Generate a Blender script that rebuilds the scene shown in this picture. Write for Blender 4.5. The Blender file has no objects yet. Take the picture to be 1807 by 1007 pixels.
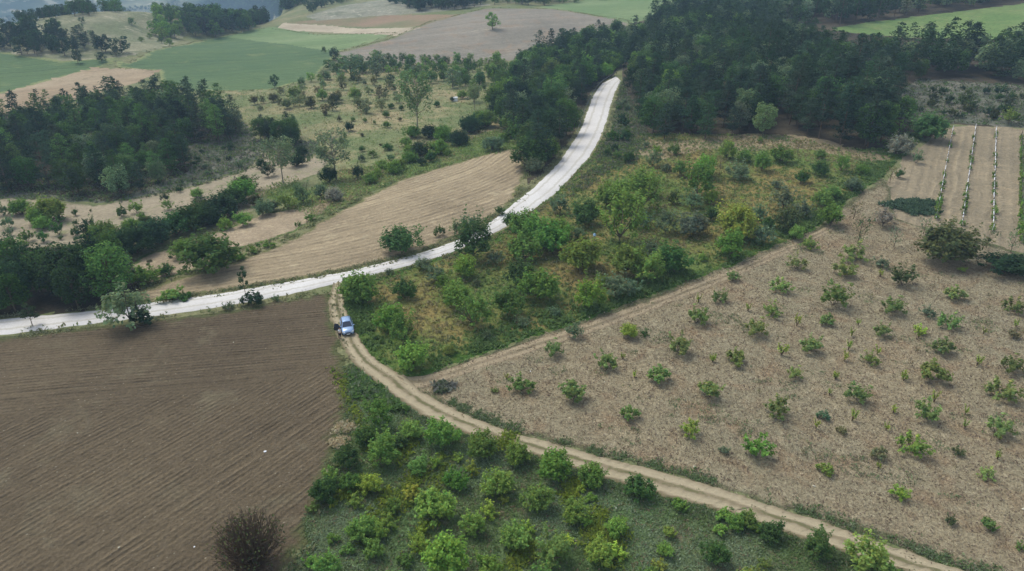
import bpy, math, random
import numpy as np
from mathutils import Vector

random.seed(7)
rng = np.random.default_rng(11)
sc = bpy.context.scene
COL = sc.collection

# ---------------------------------------------------------------- camera, light, exposure
CAM_H = 50.0
PITCH = math.radians(26.0)
FPX = 1221.0
cam_d = bpy.data.cameras.new('camera')
cam = bpy.data.objects.new('camera', cam_d); COL.objects.link(cam)
cam.location = (0, 0, CAM_H)
cam.rotation_euler = (math.radians(90) - PITCH, 0, 0)
cam_d.sensor_width = 36.0
cam_d.lens = 36.0 * FPX / 1807.0
cam_d.clip_start = 0.5
cam_d.clip_end = 9000
sc.camera = cam

SUN_EL, SUN_AZ = math.radians(57), math.radians(-48)      # azimuth from +Y (view direction), negative to the left
world = bpy.data.worlds.new('World'); sc.world = world; world.use_nodes = True
wn = world.node_tree.nodes; wl = world.node_tree.links
bg = wn.get('Background')
sky = wn.new('ShaderNodeTexSky'); sky.sky_type = 'NISHITA'; sky.sun_disc = False
sky.sun_elevation = SUN_EL; sky.sun_rotation = SUN_AZ; sky.altitude = 700
sky.air_density = 1.0; sky.dust_density = 3.0; sky.ozone_density = 1.0
hs = wn.new('ShaderNodeHueSaturation'); hs.inputs['Saturation'].default_value = .5      # thin cloud: a paler sky
wl.new(sky.outputs[0], hs.inputs['Color']); wl.new(hs.outputs[0], bg.inputs[0]); bg.inputs[1].default_value = 0.14
sun_d = bpy.data.lights.new('sun', 'SUN'); sun_d.energy = 1.5; sun_d.angle = math.radians(28)
sun_d.color = (1.0, 0.95, 0.85)
sun = bpy.data.objects.new('sun', sun_d); COL.objects.link(sun)
sdir = Vector((math.sin(SUN_AZ) * math.cos(SUN_EL), math.cos(SUN_AZ) * math.cos(SUN_EL), math.sin(SUN_EL)))
sun.rotation_euler = sdir.to_track_quat('Z', 'Y').to_euler()
sun.location = (-60, 60, 120)
sc.view_settings.view_transform = 'Standard'; sc.view_settings.look = 'None'
sc.view_settings.gamma = 1.0; sc.view_settings.use_curve_mapping = False
sc.view_settings.exposure = 0.80
sc.cycles.use_denoising = True
sc.cycles.max_bounces = 5; sc.cycles.diffuse_bounces = 3; sc.cycles.transmission_bounces = 3
sc.cycles.volume_bounces = 0; sc.cycles.transparent_max_bounces = 4

# ---------------------------------------------------------------- pixel rays and terrain
CP, SP = math.cos(PITCH), math.sin(PITCH)
def ray(px, py):
    u = (np.asarray(px, float) - 903.5) / FPX; v = (503.5 - np.asarray(py, float)) / FPX
    dx = u; dy = CP + v * SP; dz = -SP + v * CP
    return dx, dy, dz

def on_plane(px, py, z):
    dx, dy, dz = ray(px, py); t = (z - CAM_H) / dz
    return float(dx * t), float(dy * t), z

CTRL_PX = [(0,1000,0),(450,1000,0),(900,1000,0),(1350,1000,0),(1800,1000,0),(-300,800,-.5),(0,760,0),(500,760,0),(950,760,0),(1400,780,0),
    (1800,760,.3),(2150,800,1),(600,590,0),(1100,600,.3),(1800,600,1.6),(0,575,-.6),(300,545,-.5),(600,490,0),(880,395,.8),(1200,480,1),
    (1000,420,1),(1450,390,3),(1807,400,4.2),(2100,400,5),(1650,225,8),(1807,230,8.6),(2200,240,10),(1400,235,7.2),(1130,235,4),(950,330,1.4),(1060,180,3.5),
    (1088,140,5),(0,350,-3),(-300,350,-4),(200,350,-3),(330,440,-2),(430,225,-2),(600,300,-1.5),(600,390,.6),(760,340,1.6),(920,262,2.2),(740,235,-1),(600,190,-1),
    (430,150,-1),(840,150,-.5),(400,100,0),(300,60,2.5),(560,60,2),(60,140,-2),(-200,140,-2),(150,100,2.6),(100,53,9.5),(-150,60,8),(0,46,9.5),(200,40,11),
    (280,20,14),(450,30,6),(600,110,0),(880,105,2),(860,17,14.5),(980,22,14.5),(1100,43,11.5),(720,52,8),(640,46,4),(700,12,11),(600,25,8),
    (1050,8,16),(930,230,0),(980,160,3),(1600,52,17),(1807,16,25),(1480,46,17.5),(1250,100,10),(1500,150,11)]
cp = [on_plane(*c) for c in CTRL_PX]
cp += [(0,0,0),(0,35,0),(-60,20,-.5),(60,20,.3),(150,20,1),(-150,20,-1),(200,620,24),(350,520,29),(0,700,20),(120,900,28),(500,800,32),(-60,620,12),
       (500,300,26),(700,300,30),(-350,200,-6),(-600,350,-4),(-450,560,0),(-300,640,2),(350,100,8),(-250,60,-3)]
cp = np.array(cp)
_c = 22.0
def _phi(d2): return np.sqrt(d2 + _c * _c)
n = len(cp)
A = np.zeros((n + 3, n + 3))
A[:n, :n] = _phi(((cp[:, None, :2] - cp[None, :, :2]) ** 2).sum(2)) - np.eye(n) * 1.5
A[:n, n] = 1; A[:n, n+1:n+3] = cp[:, :2] / 100; A[n, :n] = 1; A[n+1:n+3, :n] = cp[:, :2].T / 100
SOL = np.linalg.solve(A, np.concatenate([cp[:, 2], [0, 0, 0]]))
def sstep(a, b, x):
    t = np.clip((x - a) / (b - a), 0, 1); return t * t * (3 - 2 * t)
_wv = [(rng.uniform(0, 6.28), rng.uniform(0, 6.28)) for _ in range(24)]
def waves(x, y, lam, k0, n=4):
    s = 0
    for i in range(n):
        a, p = _wv[(k0 + i) % 24]
        s = s + np.sin((x * math.cos(a) + y * math.sin(a)) * 6.2832 / (lam * (0.7 + .25 * i)) + p)
    return s / n
def Z(x, y):
    x = np.asarray(x, float); y = np.asarray(y, float)
    sh = x.shape; x = x.ravel(); y = y.ravel(); out = np.empty(len(x))
    for a in range(0, len(x), 40000):
        X = x[a:a+40000]; Y = y[a:a+40000]
        d2 = (X[:, None] - cp[None, :, 0]) ** 2 + (Y[:, None] - cp[None, :, 1]) ** 2
        out[a:a+40000] = _phi(d2) @ SOL[:n] + SOL[n] + X / 100 * SOL[n+1] + Y / 100 * SOL[n+2]
    r = np.hypot(x, y); az = np.degrees(np.arctan2(x, np.maximum(y, 1e-6)))
    out = out + waves(x, y, 38, 0) * 0.28 * sstep(60, 200, r) + waves(x, y, 120, 5) * 1.3 * sstep(150, 450, r)
    far = sstep(650, 1000, r)
    out = out * (1 - far) + (22 + 14 * waves(x, y, 500, 9)) * far
    lf = sstep(-15.5, -19.5, az)
    rc = 478 + 25 * np.sin(az * .35)
    out = out - lf * sstep(0, 1, (r - rc) / 900) * 215
    mt = sstep(1500, 3600, r)
    out = out + mt * (330 + 120 * waves(x, y, 900, 3) + 45 * waves(x, y, 330, 12)) * (0.25 + .75 * lf) + lf * mt * 60 * waves(x, y, 170, 2) * .3
    return out.reshape(sh)

def G(px, py):
    """first hit of the view ray through photo pixel on the terrain"""
    px = np.atleast_1d(np.asarray(px, float)); py = np.atleast_1d(np.asarray(py, float))
    dx, dy, dz = ray(px, py)
    ts = np.concatenate([np.arange(30, 700, 5.0), np.arange(700, 4500, 40)])
    X = dx[:, None] * ts; Y = dy[:, None] * ts; H = CAM_H + dz[:, None] * ts
    below = H < Z(X, Y)
    i = np.where(below.any(1), below.argmax(1), len(ts) - 1)
    t1 = ts[i]; t0 = ts[np.maximum(i - 1, 0)]
    for _ in range(12):
        tm = (t0 + t1) / 2; b = CAM_H + dz * tm < Z(dx * tm, dy * tm)
        t1 = np.where(b, tm, t1); t0 = np.where(b, t0, tm)
    x = dx * t1; y = dy * t1
    return np.stack([x, y, Z(x, y)], 1)

def poly_ground(pts, step=12.0, wig=0.35, seed=0):
    p = np.array(pts, float); q = []
    for a, b in zip(p, np.roll(p, -1, 0)):
        k = max(1, int(np.hypot(*(b - a)) / step))
        for i in range(k): q.append(a + (b - a) * i / k)
    q = np.array(q); g = G(q[:, 0], q[:, 1])[:, :2]
    r = np.random.default_rng(seed + 5); g = g + r.normal(0, wig, g.shape)
    return g

def inside(P, x, y):
    res = np.zeros(x.shape, bool)
    mn = P.min(0); mx = P.max(0)
    sel = np.where((x >= mn[0]) & (x <= mx[0]) & (y >= mn[1]) & (y <= mx[1]))[0]
    if not len(sel): return res
    xs = x[sel]; ys = y[sel]; c = np.zeros(len(sel), bool)
    for (x0, y0), (x1, y1) in zip(P, np.roll(P, -1, 0)):
        if y0 == y1: continue
        m = ((y0 > ys) != (y1 > ys)) & (xs < (x1 - x0) * (ys - y0) / (y1 - y0) + x0)
        c ^= m
    res[sel] = c
    return res

def seg_near(P, x, y, closed=True):
    """distance and nearest point to polyline P"""
    Q = np.roll(P, -1, 0) if closed else P[1:]
    A_ = P if closed else P[:-1]
    best = np.full(x.shape, 1e9); bx = x.copy(); by = y.copy()
    for (x0, y0), (x1, y1) in zip(A_, Q):
        ex, ey = x1 - x0, y1 - y0; L = ex * ex + ey * ey + 1e-9
        t = np.clip(((x - x0) * ex + (y - y0) * ey) / L, 0, 1)
        qx = x0 + t * ex; qy = y0 + t * ey; d = (x - qx) ** 2 + (y - qy) ** 2
        m = d < best
        best = np.where(m, d, best); bx = np.where(m, qx, bx); by = np.where(m, qy, by)
    return np.sqrt(best), bx, by

# ---------------------------------------------------------------- materials
def lin(c):
    return tuple(((v / 255) / 12.92 if v / 255 <= .04045 else ((v / 255 + .055) / 1.055) ** 2.4) for v in c)
class NT:
    def __init__(s, m):
        m.use_nodes = True; s.t = m.node_tree; s.n = s.t.nodes; s.l = s.t.links; s.n.clear()
        s.out = s.n.new('ShaderNodeOutputMaterial')
    def add(s, typ, **kw):
        nd = s.n.new(typ)
        for k, v in kw.items(): setattr(nd, k, v)
        return nd
    def put(s, nd, i, v):
        if hasattr(v, 'is_output') or isinstance(v, bpy.types.NodeSocket): s.l.new(v, nd.inputs[i])
        else: nd.inputs[i].default_value = v
    def math(s, op, a, b=0.0, clamp=False):
        nd = s.add('ShaderNodeMath', operation=op, use_clamp=clamp); s.put(nd, 0, a); s.put(nd, 1, b); return nd.outputs[0]
    def mix(s, f, a, b, mode='MIX'):
        nd = s.add('ShaderNodeMix', data_type='RGBA', blend_type=mode)
        s.put(nd, 0, f)
        for i, v in ((6, a), (7, b)):
            if isinstance(v, tuple): v = (*v, 1) if len(v) == 3 else v
            s.put(nd, i, v)
        return nd.outputs[2]
    def noise(s, vec, scale, detail=3, rough=.55, dist=0.0):
        nd = s.add('ShaderNodeTexNoise'); s.put(nd, 'Vector', vec); s.put(nd, 'Scale', scale); s.put(nd, 'Detail', detail)
        s.put(nd, 'Roughness', rough); s.put(nd, 'Distortion', dist); return nd.outputs[0]
    def ramp(s, f, a, b):
        nd = s.add('ShaderNodeMapRange', clamp=True); s.put(nd, 0, f); s.put(nd, 1, a); s.put(nd, 2, b); return nd.outputs[0]
    def pos(s): return s.add('ShaderNodeNewGeometry').outputs['Position']
    def attr(s, name): return s.add('ShaderNodeAttribute', attribute_name=name)
    def vscale(s, v, xyz, rot=0.0):
        nd = s.add('ShaderNodeMapping'); s.put(nd, 0, v); nd.inputs['Scale'].default_value = xyz; nd.inputs['Rotation'].default_value = (0, 0, rot); return nd.outputs[0]
    def surf(s, color, rough=.9, bump=None, bstr=.5, bdist=.1, spec=.2):
        b = s.add('ShaderNodeBsdfPrincipled'); 
        if isinstance(color, tuple): color = (*color, 1) if len(color) == 3 else color
        s.put(b, 'Base Color', color); s.put(b, 'Roughness', rough); s.put(b, 'Specular IOR Level', spec)
        if bump is not None:
            bp = s.add('ShaderNodeBump'); s.put(bp, 'Height', bump); s.put(bp, 'Strength', bstr); s.put(bp, 'Distance', bdist)
            s.l.new(bp.outputs[0], b.inputs['Normal'])
        s.l.new(b.outputs[0], s.out.inputs[0]); return b

def ground_mat(name, c1, c2, c3=None, patch=.05, fine=2.2, contrast=.35, verge=None, verge_w=2.0, furrow=None, fs=.6, fstr=.3, bump=.25,
               patch_lo=.4, patch_hi=.62, c3lo=.56, c3hi=.7, streak=None, warp=1.2, specks=0.0, speck_col=(.3,.28,.25)):
    """c1/c2 mixed by broad patches, c3 in smaller patches; verge: grass colour near the region's edge;
    furrow: ('arc', cx, cy) or ('dir', angle) -> plough lines every fs metres"""
    m = bpy.data.materials.new(name); t = NT(m)
    P = t.pos()
    col = t.mix(t.ramp(t.noise(P, patch, 5, .6), patch_lo, patch_hi), c1, c2)
    if c3 is not None:
        col = t.mix(t.ramp(t.noise(P, patch * 4.3, 5, .65, .5), c3lo, c3hi), col, c3)
    h = t.noise(P, fine, 5, .7)
    h2 = t.noise(P, fine * .28, 4, .65, .4)
    mm = t.math('ADD', t.math('MULTIPLY', h, 1.3), t.math('MULTIPLY', h2, .7))       # ~0..2, mean 1
    if streak is not None:      # short straw-like streaks
        wob = t.add('ShaderNodeVectorMath', operation='ADD')
        nn = t.add('ShaderNodeTexNoise'); t.put(nn, 'Vector', P); t.put(nn, 'Scale', .25); t.put(nn, 'Detail', 3)
        sc_ = t.add('ShaderNodeVectorMath', operation='SCALE'); t.l.new(nn.outputs[1], sc_.inputs[0]); sc_.inputs['Scale'].default_value = 7.0
        t.l.new(P, wob.inputs[0]); t.l.new(sc_.outputs[0], wob.inputs[1])
        st = t.noise(t.vscale(wob.outputs[0], (3.2, .7, 1), .5), 1.3, 4, .75)
        col = t.mix(t.math('MULTIPLY', t.ramp(st, .52, .72), .75), col, streak)
        mm = t.math('ADD', mm, t.math('MULTIPLY', st, .5)); mm = t.math('SUBTRACT', mm, .25)
    dark = t.math('ADD', t.math('MULTIPLY', t.math('SUBTRACT', mm, 1.0), contrast * 2), 1.0)
    if furrow is not None:
        sx = t.add('ShaderNodeSeparateXYZ'); t.l.new(P, sx.inputs[0])
        if furrow[0] == 'arc':
            ax = t.math('SUBTRACT', sx.outputs[0], furrow[1]); ay = t.math('SUBTRACT', sx.outputs[1], furrow[2])
            ph = t.math('SQRT', t.math('ADD', t.math('MULTIPLY', ax, ax), t.math('MULTIPLY', ay, ay)))
        elif furrow[0] == 'two':    # headland lines along one direction, the rest of the field along another
            _, a1, a2, lx, ly, la = furrow
            def phs(a): return t.math('ADD', t.math('MULTIPLY', sx.outputs[0], -math.sin(a)), t.math('MULTIPLY', sx.outputs[1], math.cos(a)))
            side = t.math('ADD', phs(la), lx * math.sin(la) - ly * math.cos(la))
            side = t.math('ADD', side, t.math('MULTIPLY', t.math('SUBTRACT', t.noise(P, .06, 2, .5), .5), 14.0))
            mk = t.ramp(side, -2.5, 2.5)
            ph = (phs(a1), phs(a2), mk)
        else:
            a = furrow[1]
            ph = t.math('ADD', t.math('MULTIPLY', sx.outputs[0], -math.sin(a)), t.math('MULTIPLY', sx.outputs[1], math.cos(a)))
        def lines(ph):
            ph = t.math('ADD', ph, t.math('MULTIPLY', t.noise(P, .07, 2, .5), fs * warp))
            cx = t.add('ShaderNodeCombineXYZ'); t.l.new(ph, cx.inputs[0])
            n1 = t.noise(cx.outputs[0], 1.0 / fs * .9, 2, .6)
            n2 = t.noise(cx.outputs[0], .35 / fs, 2, .5)
            sn = t.math('SINE', t.math('MULTIPLY', ph, 6.2832 / fs))
            return t.math('ADD', t.math('MULTIPLY', sn, .22), t.math('ADD', t.math('MULTIPLY', t.math('SUBTRACT', n1, .5), 1.6), t.math('MULTIPLY', t.math('SUBTRACT', n2, .5), 1.4)))
        if isinstance(ph, tuple):
            fa, fb = lines(ph[0]), lines(ph[1])
            f = t.math('ADD', fb, t.math('MULTIPLY', t.math('SUBTRACT', fa, fb), ph[2]))
        else: f = lines(ph)
        f = t.math('MULTIPLY', f, t.ramp(t.noise(P, .35, 3, .6), .3, .62))
        dark = t.math('MULTIPLY', dark, t.math('ADD', 1.0, t.math('MULTIPLY', f, fstr)))
        mm = t.math('ADD', mm, t.math('MULTIPLY', f, 1.2))
    cx2 = t.add('ShaderNodeCombineXYZ')
    for i in range(3): t.l.new(dark, cx2.inputs[i])
    col = t.mix(1.0, col, cx2.outputs[0], 'MULTIPLY')
    if specks > 0:
        v = t.add('ShaderNodeTexVoronoi'); t.put(v, 'Vector', P); t.put(v, 'Scale', .9)
        col = t.mix(t.math('MULTIPLY', t.ramp(v.outputs[0], specks, specks * .5), .8), col, speck_col)
    if verge is not None:
        e = t.attr('edge').outputs['Fac']
        e = t.math('ADD', e, t.math('MULTIPLY', t.math('SUBTRACT', t.noise(P, .5, 4, .7), .5), verge_w * 3.2))
        e = t.math('ADD', e, t.math('MULTIPLY', t.math('SUBTRACT', t.noise(P, .07, 2, .5), .5), verge_w * 2.5))
        vc = t.mix(t.noise(P, 1.6, 4, .7), tuple(v * .55 for v in verge), tuple(v * 1.5 for v in verge))
        col = t.mix(t.ramp(e, verge_w, verge_w * .25), col, vc)
    t.surf(col, .95, mm, 1.0, bump, .1)
    return m

def L(c):
    r, g, b = lin(c)
    return (r * .99, g * 1.0, b * .90) if r > b * 1.12 else (r, g, b)
V_G = L((78, 98, 52))
BR = [(-500,612),(-100,604),(0,596),(100,585),(200,573),(300,561),(400,547),(500,531),(585,515),(582,540),(590,580),(600,598),(612,630),(620,660),(612,700),(600,750),(586,800),(566,850),(548,900),(528,960),(506,1010),(470,1130),(440,1250),(-900,1250)]
DIAG = [(742,664),(850,625),(980,582),(1100,540),(1200,503),(1300,464),(1400,420),(1447,398),(1500,352),(1560,312),(1600,272),(1655,228)]
ROAD_L = [(-420,600),(-250,586),(-100,572),(0,562),(100,553),(200,543),(280,531),(400,515),(500,497),(600,480),(680,462),(760,440),(820,418),(862,393),(900,362),(945,326),(985,286),(1016,240),(1033,200),(1045,168),(1062,146),(1086,134)]
ROAD_R = [(-420,636),(-250,620),(-100,604),(0,593),(100,581),(200,568),(300,556),(400,541),(500,523),(600,500),(700,475),(790,449),(850,424),(895,400),(938,374),(978,345),(1012,310),(1042,278),(1060,246),(1072,215),(1080,184),(1088,160),(1096,143)]
TRK_L = [(590,497),(583,515),(579,540),(583,565),(594,592),(606,615),(624,642),(652,668),(692,698),(740,731),(800,757),(860,782),(950,807),(1050,840),(1150,870),(1250,896),(1350,928),(1450,962),(1540,992),(1620,1016),(1760,1066),(1900,1120)]
TRK_R = [(606,494),(606,515),(609,540),(620,565),(632,592),(646,616),(670,640),(700,657),(722,670),(745,692),(790,716),(835,738),(905,764),(985,784),(1060,806),(1150,828),(1250,856),(1350,888),(1450,921),(1550,956),(1650,990),(1740,1020),(1880,1070),(2020,1120)]
REG = []   # (name, polygon in photo pixels, material)
def reg(name, pts, mat, wig=.35): REG.append((name, pts, mat, wig))

m_base = ground_mat('rough_grassland', L((104,112,78)), L((128,124,96)), L((78,92,62)), patch=.03, contrast=.45, fine=1.2, bump=.3)
m_scrub = ground_mat('grey_scrub', L((96,100,90)), L((122,118,110)), L((72,84,64)), patch=.09, contrast=.6, fine=1.2, bump=.5)
m_bank = ground_mat('dry_bank_soil', L((158,142,118)), L((136,124,104)), L((118,116,84)), patch=.08, contrast=.5, fine=1.4, bump=.5)
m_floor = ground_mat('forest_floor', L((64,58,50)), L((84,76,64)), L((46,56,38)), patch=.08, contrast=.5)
def centre_of_arcs(p1, p2, p3, p4):
    a, b, c, d = [G(*p)[0][:2] for p in (p1, p2, p3, p4)]
    m1, m2 = (a + b) / 2, (c + d) / 2; n1 = np.array([-(b-a)[1], (b-a)[0]]); n2 = np.array([-(d-c)[1], (d-c)[0]])
    t = np.linalg.solve(np.stack([n1, -n2], 1), m2 - m1); q = m1 + n1 * t[0]; return ('arc', float(q[0]), float(q[1]))
def gdir(p, q):
    a, b = G(*p)[0], G(*q)[0]; return math.atan2(b[1] - a[1], b[0] - a[0])
_q = G(300, 705)[0]
f_br = ('two', gdir((100,652),(400,628)), gdir((100,905),(300,790)), float(_q[0]), float(_q[1]), gdir((0,752),(560,662)))
f_tan = centre_of_arcs((380,478),(560,448),(780,330),(860,300))
f_mound = centre_of_arcs((650,95),(800,84),(900,50),(1020,42))
m_brown = ground_mat('ploughed_brown_soil', L((114,101,84)), L((99,87,73)), L((122,112,94)), patch=.028, fine=3.2, contrast=.55, furrow=f_br, fs=.72, fstr=.6, bump=.45, verge=L((96,100,68)), verge_w=1.3, specks=.1, speck_col=L((165,155,140)))
m_tan = ground_mat('tan_stubble_soil', L((162,146,124)), L((148,133,113)), L((172,157,134)), patch=.05, fine=2.0, contrast=.38, furrow=f_tan, fs=1.5, fstr=.6, bump=.4, verge=L((110,112,76)), verge_w=1.2)
m_pink = ground_mat('fallow_soil', L((158,142,124)), L((142,127,110)), L((178,162,140)), patch=.08, fine=1.4, contrast=.4, verge=V_G, verge_w=1.2, streak=L((182,166,142)))
m_young = ground_mat('grey_beige_soil', L((156,144,128)), L((142,132,116)), L((130,132,100)), patch=.05, fine=1.6, contrast=.35, verge=L((98,104,72)), verge_w=1.4)
m_past = ground_mat('dry_pasture', L((112,120,84)), L((150,138,110)), L((98,112,74)), patch=.035, fine=1.0, contrast=.42, c3lo=.5, c3hi=.66, bump=.4, patch_lo=.4, patch_hi=.6)
m_strip = ground_mat('green_strip', L((88,108,58)), L((110,122,74)), L((128,116,88)), patch=.07, fine=1.3, contrast=.5, bump=.4)
m_wheat = ground_mat('green_wheat', L((86,106,72)), L((76,98,68)), L((100,114,78)), patch=.018, fine=.9, contrast=.2, furrow=('dir', .35), fs=3.4, fstr=.5, bump=.2, verge=L((124,130,90)), verge_w=2.2)
m_wheat2 = ground_mat('light_green_crop', L((104,124,86)), L((120,134,98)), None, patch=.02, fine=.9, contrast=.22, furrow=('dir', .1), fs=5.0, fstr=.55, bump=.2)
m_pinkf = ground_mat('pale_brown_field', L((146,128,108)), L((160,144,124)), L((132,118,100)), patch=.03, fine=.9, contrast=.25, furrow=('dir', .45), fs=2.2, fstr=.55, bump=.25)
m_mound = ground_mat('grey_brown_field', L((134,127,119)), L((120,115,108)), L((136,120,106)), patch=.02, fine=.8, contrast=.3, furrow=f_mound, fs=2.6, fstr=.6, bump=.3, c3lo=.52, c3hi=.68, verge=L((112,116,84)), verge_w=2)
m_palec = ground_mat('pale_chalk_soil', L((176,164,148)), L((158,146,130)), None, patch=.04, fine=.8, contrast=.25)
m_olive = ground_mat('olive_fallow', L((112,112,84)), L((136,116,98)), None, patch=.02, fine=.8, contrast=.3)
m_hill = ground_mat('dry_hill_grass', L((134,132,110)), L((108,114,88)), L((156,150,132)), patch=.03, fine=.6, contrast=.5, c3lo=.54, c3hi=.66, patch_lo=.42, patch_hi=.58, bump=.6)
m_meadow = ground_mat('meadow_grass', L((104,120,66)), L((136,122,80)), L((92,114,58)), patch=.055, fine=1.8, contrast=.55, verge=L((68,96,42)), verge_w=2.6, bump=.4, patch_lo=.4, patch_hi=.56, c3lo=.5, c3hi=.66)
m_right = ground_mat('dry_mown_field', L((162,149,126)), L((154,145,124)), L((154,133,110)), patch=.05, fine=3.0, contrast=.5, streak=L((196,184,162)), bump=.45, verge=L((104,106,80)), verge_w=1.0, c3lo=.5, c3hi=.68, specks=.06, speck_col=L((190,184,172)))
m_below = ground_mat('orchard_sward', L((106,132,88)), L((118,128,96)), L((134,122,104)), patch=.07, fine=2.8, contrast=.6, verge=L((78,92,56)), verge_w=1.2, bump=.45, c3lo=.56, c3hi=.68, patch_lo=.44, patch_hi=.64)
m_vine = ground_mat('vineyard_soil', L((150,137,118)), L((138,127,110)), L((164,148,126)), patch=.06, fine=1.8, contrast=.35, furrow=('dir', gdir((1650,390),(1681,232))), fs=1.9, fstr=.34, bump=.4)
m_green = ground_mat('bright_meadow', L((94,118,70)), L((108,126,80)), L((122,126,86)), patch=.05, fine=.9, contrast=.45)
m_rocky = ground_mat('rocky_slope', L((138,136,124)), L((112,116,100)), L((176,170,156)), patch=.05, fine=.5, contrast=.5, bump=.6)
m_far = ground_mat('far_mountain', L((56,74,56)), L((120,122,96)), L((165,158,140)), patch=.0042, fine=.03, contrast=.5, c3lo=.55, c3hi=.62)

# order matters: later regions lie over earlier ones
reg('hillside', [(-500,110),(-500,20),(0,30),(120,25),(280,12),(330,60),(290,85),(215,100),(150,120),(0,95)], m_hill)
reg('scrub_slope', [(330,250),(430,215),(450,245),(560,250),(545,285),(440,300),(330,335),(200,360),(60,350),(-200,350),(-200,330),(250,300)], m_scrub)
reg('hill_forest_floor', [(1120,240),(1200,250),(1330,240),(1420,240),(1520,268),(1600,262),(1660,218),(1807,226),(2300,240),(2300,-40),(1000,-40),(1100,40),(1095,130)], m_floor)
reg('scrub_bank', [(1100,140),(1145,240),(1120,290),(1080,300),(1040,330),(1000,350),(1020,320),(1050,290),(1068,250),(1080,215),(1090,165)], m_scrub)
reg('scrub_clearing', [(1560,170),(1620,140),(1807,150),(2100,160),(2100,236),(1807,226),(1665,215),(1600,215)], m_scrub)
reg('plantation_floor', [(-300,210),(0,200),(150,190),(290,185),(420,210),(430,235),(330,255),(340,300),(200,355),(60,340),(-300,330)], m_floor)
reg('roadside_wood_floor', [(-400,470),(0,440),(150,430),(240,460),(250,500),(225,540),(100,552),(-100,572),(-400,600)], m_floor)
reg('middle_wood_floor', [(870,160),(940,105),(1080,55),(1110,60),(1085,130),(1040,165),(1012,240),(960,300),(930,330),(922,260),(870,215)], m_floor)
reg('green_slope', [(-300,100),(0,92),(110,108),(215,100),(190,112),(170,120),(0,165),(-300,190)], m_wheat)
reg('pasture', [(430,160),(560,150),(600,118),(900,105),(880,170),(900,215),(870,245),(760,275),(640,320),(600,300),(560,250),(450,240),(430,210),(300,160)], m_past)
reg('green_strip', [(545,335),(600,300),(680,290),(800,250),(880,228),(925,235),(922,262),(850,275),(760,300),(660,335),(600,365),(560,382),(530,370),(440,340),(520,310)], m_strip)
reg('young_orchard_ground', [(-200,352),(0,348),(60,350),(170,362),(330,330),(430,300),(470,265),(540,270),(580,285),(570,305),(480,335),(450,375),(340,395),(235,425),(160,432),(0,445),(-200,470)], m_young)
reg('fallow_strip', [(228,468),(250,452),(330,428),(420,395),(470,375),(560,360),(600,345),(575,375),(520,408),(430,440),(360,470),(300,490),(250,505)], m_pink)
reg('stubble_field', [(244,512),(300,495),(380,472),(450,450),(520,420),(580,383),(640,348),(700,320),(800,288),(870,268),(924,259),(926,300),(918,330),(905,352),(880,372),(850,395),(800,420),(700,455),(600,477),(450,505),(320,524),(250,534)], m_tan)
reg('wheat_field', [(230,112),(270,88),(330,78),(400,62),(470,50),(560,62),(640,60),(700,58),(600,90),(578,112),(560,135),(480,158),(430,160),(330,160),(285,142),(280,125),(210,118),(205,108)], m_wheat)
reg('light_green_field', [(405,66),(430,55),(480,47),(560,60),(690,58),(680,66),(620,84),(575,88),(520,80)], m_wheat2)
reg('pale_field', [(-200,180),(0,166),(90,140),(170,118),(284,124),(240,146),(150,170),(60,195),(-200,220)], m_pinkf)
reg('mound_field', [(590,112),(600,92),(690,68),(760,38),(860,14),(980,16),(1105,36),(1112,44),(1080,56),(940,100),(880,112),(700,112)], m_mound)
reg('chalk_strip', [(490,48),(500,40),(560,44),(640,50),(740,48),(700,62),(600,58),(520,54)], m_palec)
reg('olive_field', [(500,40),(560,34),(660,26),(790,26),(820,24),(740,46),(640,48),(560,42)], m_olive)
reg('top_green_field', [(950,12),(1060,-4),(1250,-6),(1230,14),(1160,30),(1115,40),(1040,24)], m_wheat2)
reg('rocky_slope', [(540,28),(600,10),(680,-2),(840,4),(870,8),(760,22),(660,28),(560,36)], m_rocky)
reg('right_green_field', [(1462,50),(1540,38),(1640,26),(1807,6),(2200,-30),(2200,60),(1807,70),(1600,66),(1500,58)], m_green)
reg('meadow_orchard_ground', ROAD_R[9:19] + [(1080,260),(1120,236),(1240,236),(1380,238),(1500,262),(1600,262)] + DIAG[::-1][1:] + [(742,662),(720,664),(700,655),(670,640),(646,616),(632,592),(620,565),(609,540),(606,515),(606,499)], m_meadow)
reg('dry_bank', [(1120,236),(1180,250),(1240,243),(1330,236),(1400,238),(1460,246),(1520,268),(1575,266),(1560,290),(1490,276),(1420,262),(1330,266),(1240,262),(1170,280),(1115,275)], m_bank)
reg('vineyard_ground', [(1655,228),(1720,222),(1807,228),(2150,240),(2150,470),(1807,450),(1740,425),(1640,400),(1570,395),(1560,330),(1600,280)], m_vine)
reg('dry_field', DIAG[:10] + [(1570,330),(1575,385),(1640,402),(1740,428),(1807,452),(2150,480),(2400,1150),(2100,1150),(1900,1077)] + TRK_R[8:23][::-1], m_right)
reg('lower_orchard_ground', [(470,1180),(506,1012),(528,962),(548,902),(566,852),(586,802),(600,752),(612,702),(620,662),(620,645)] + TRK_L[6:] + [(1900,1200)], m_below)
reg('ploughed_field', BR, m_brown)

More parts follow.
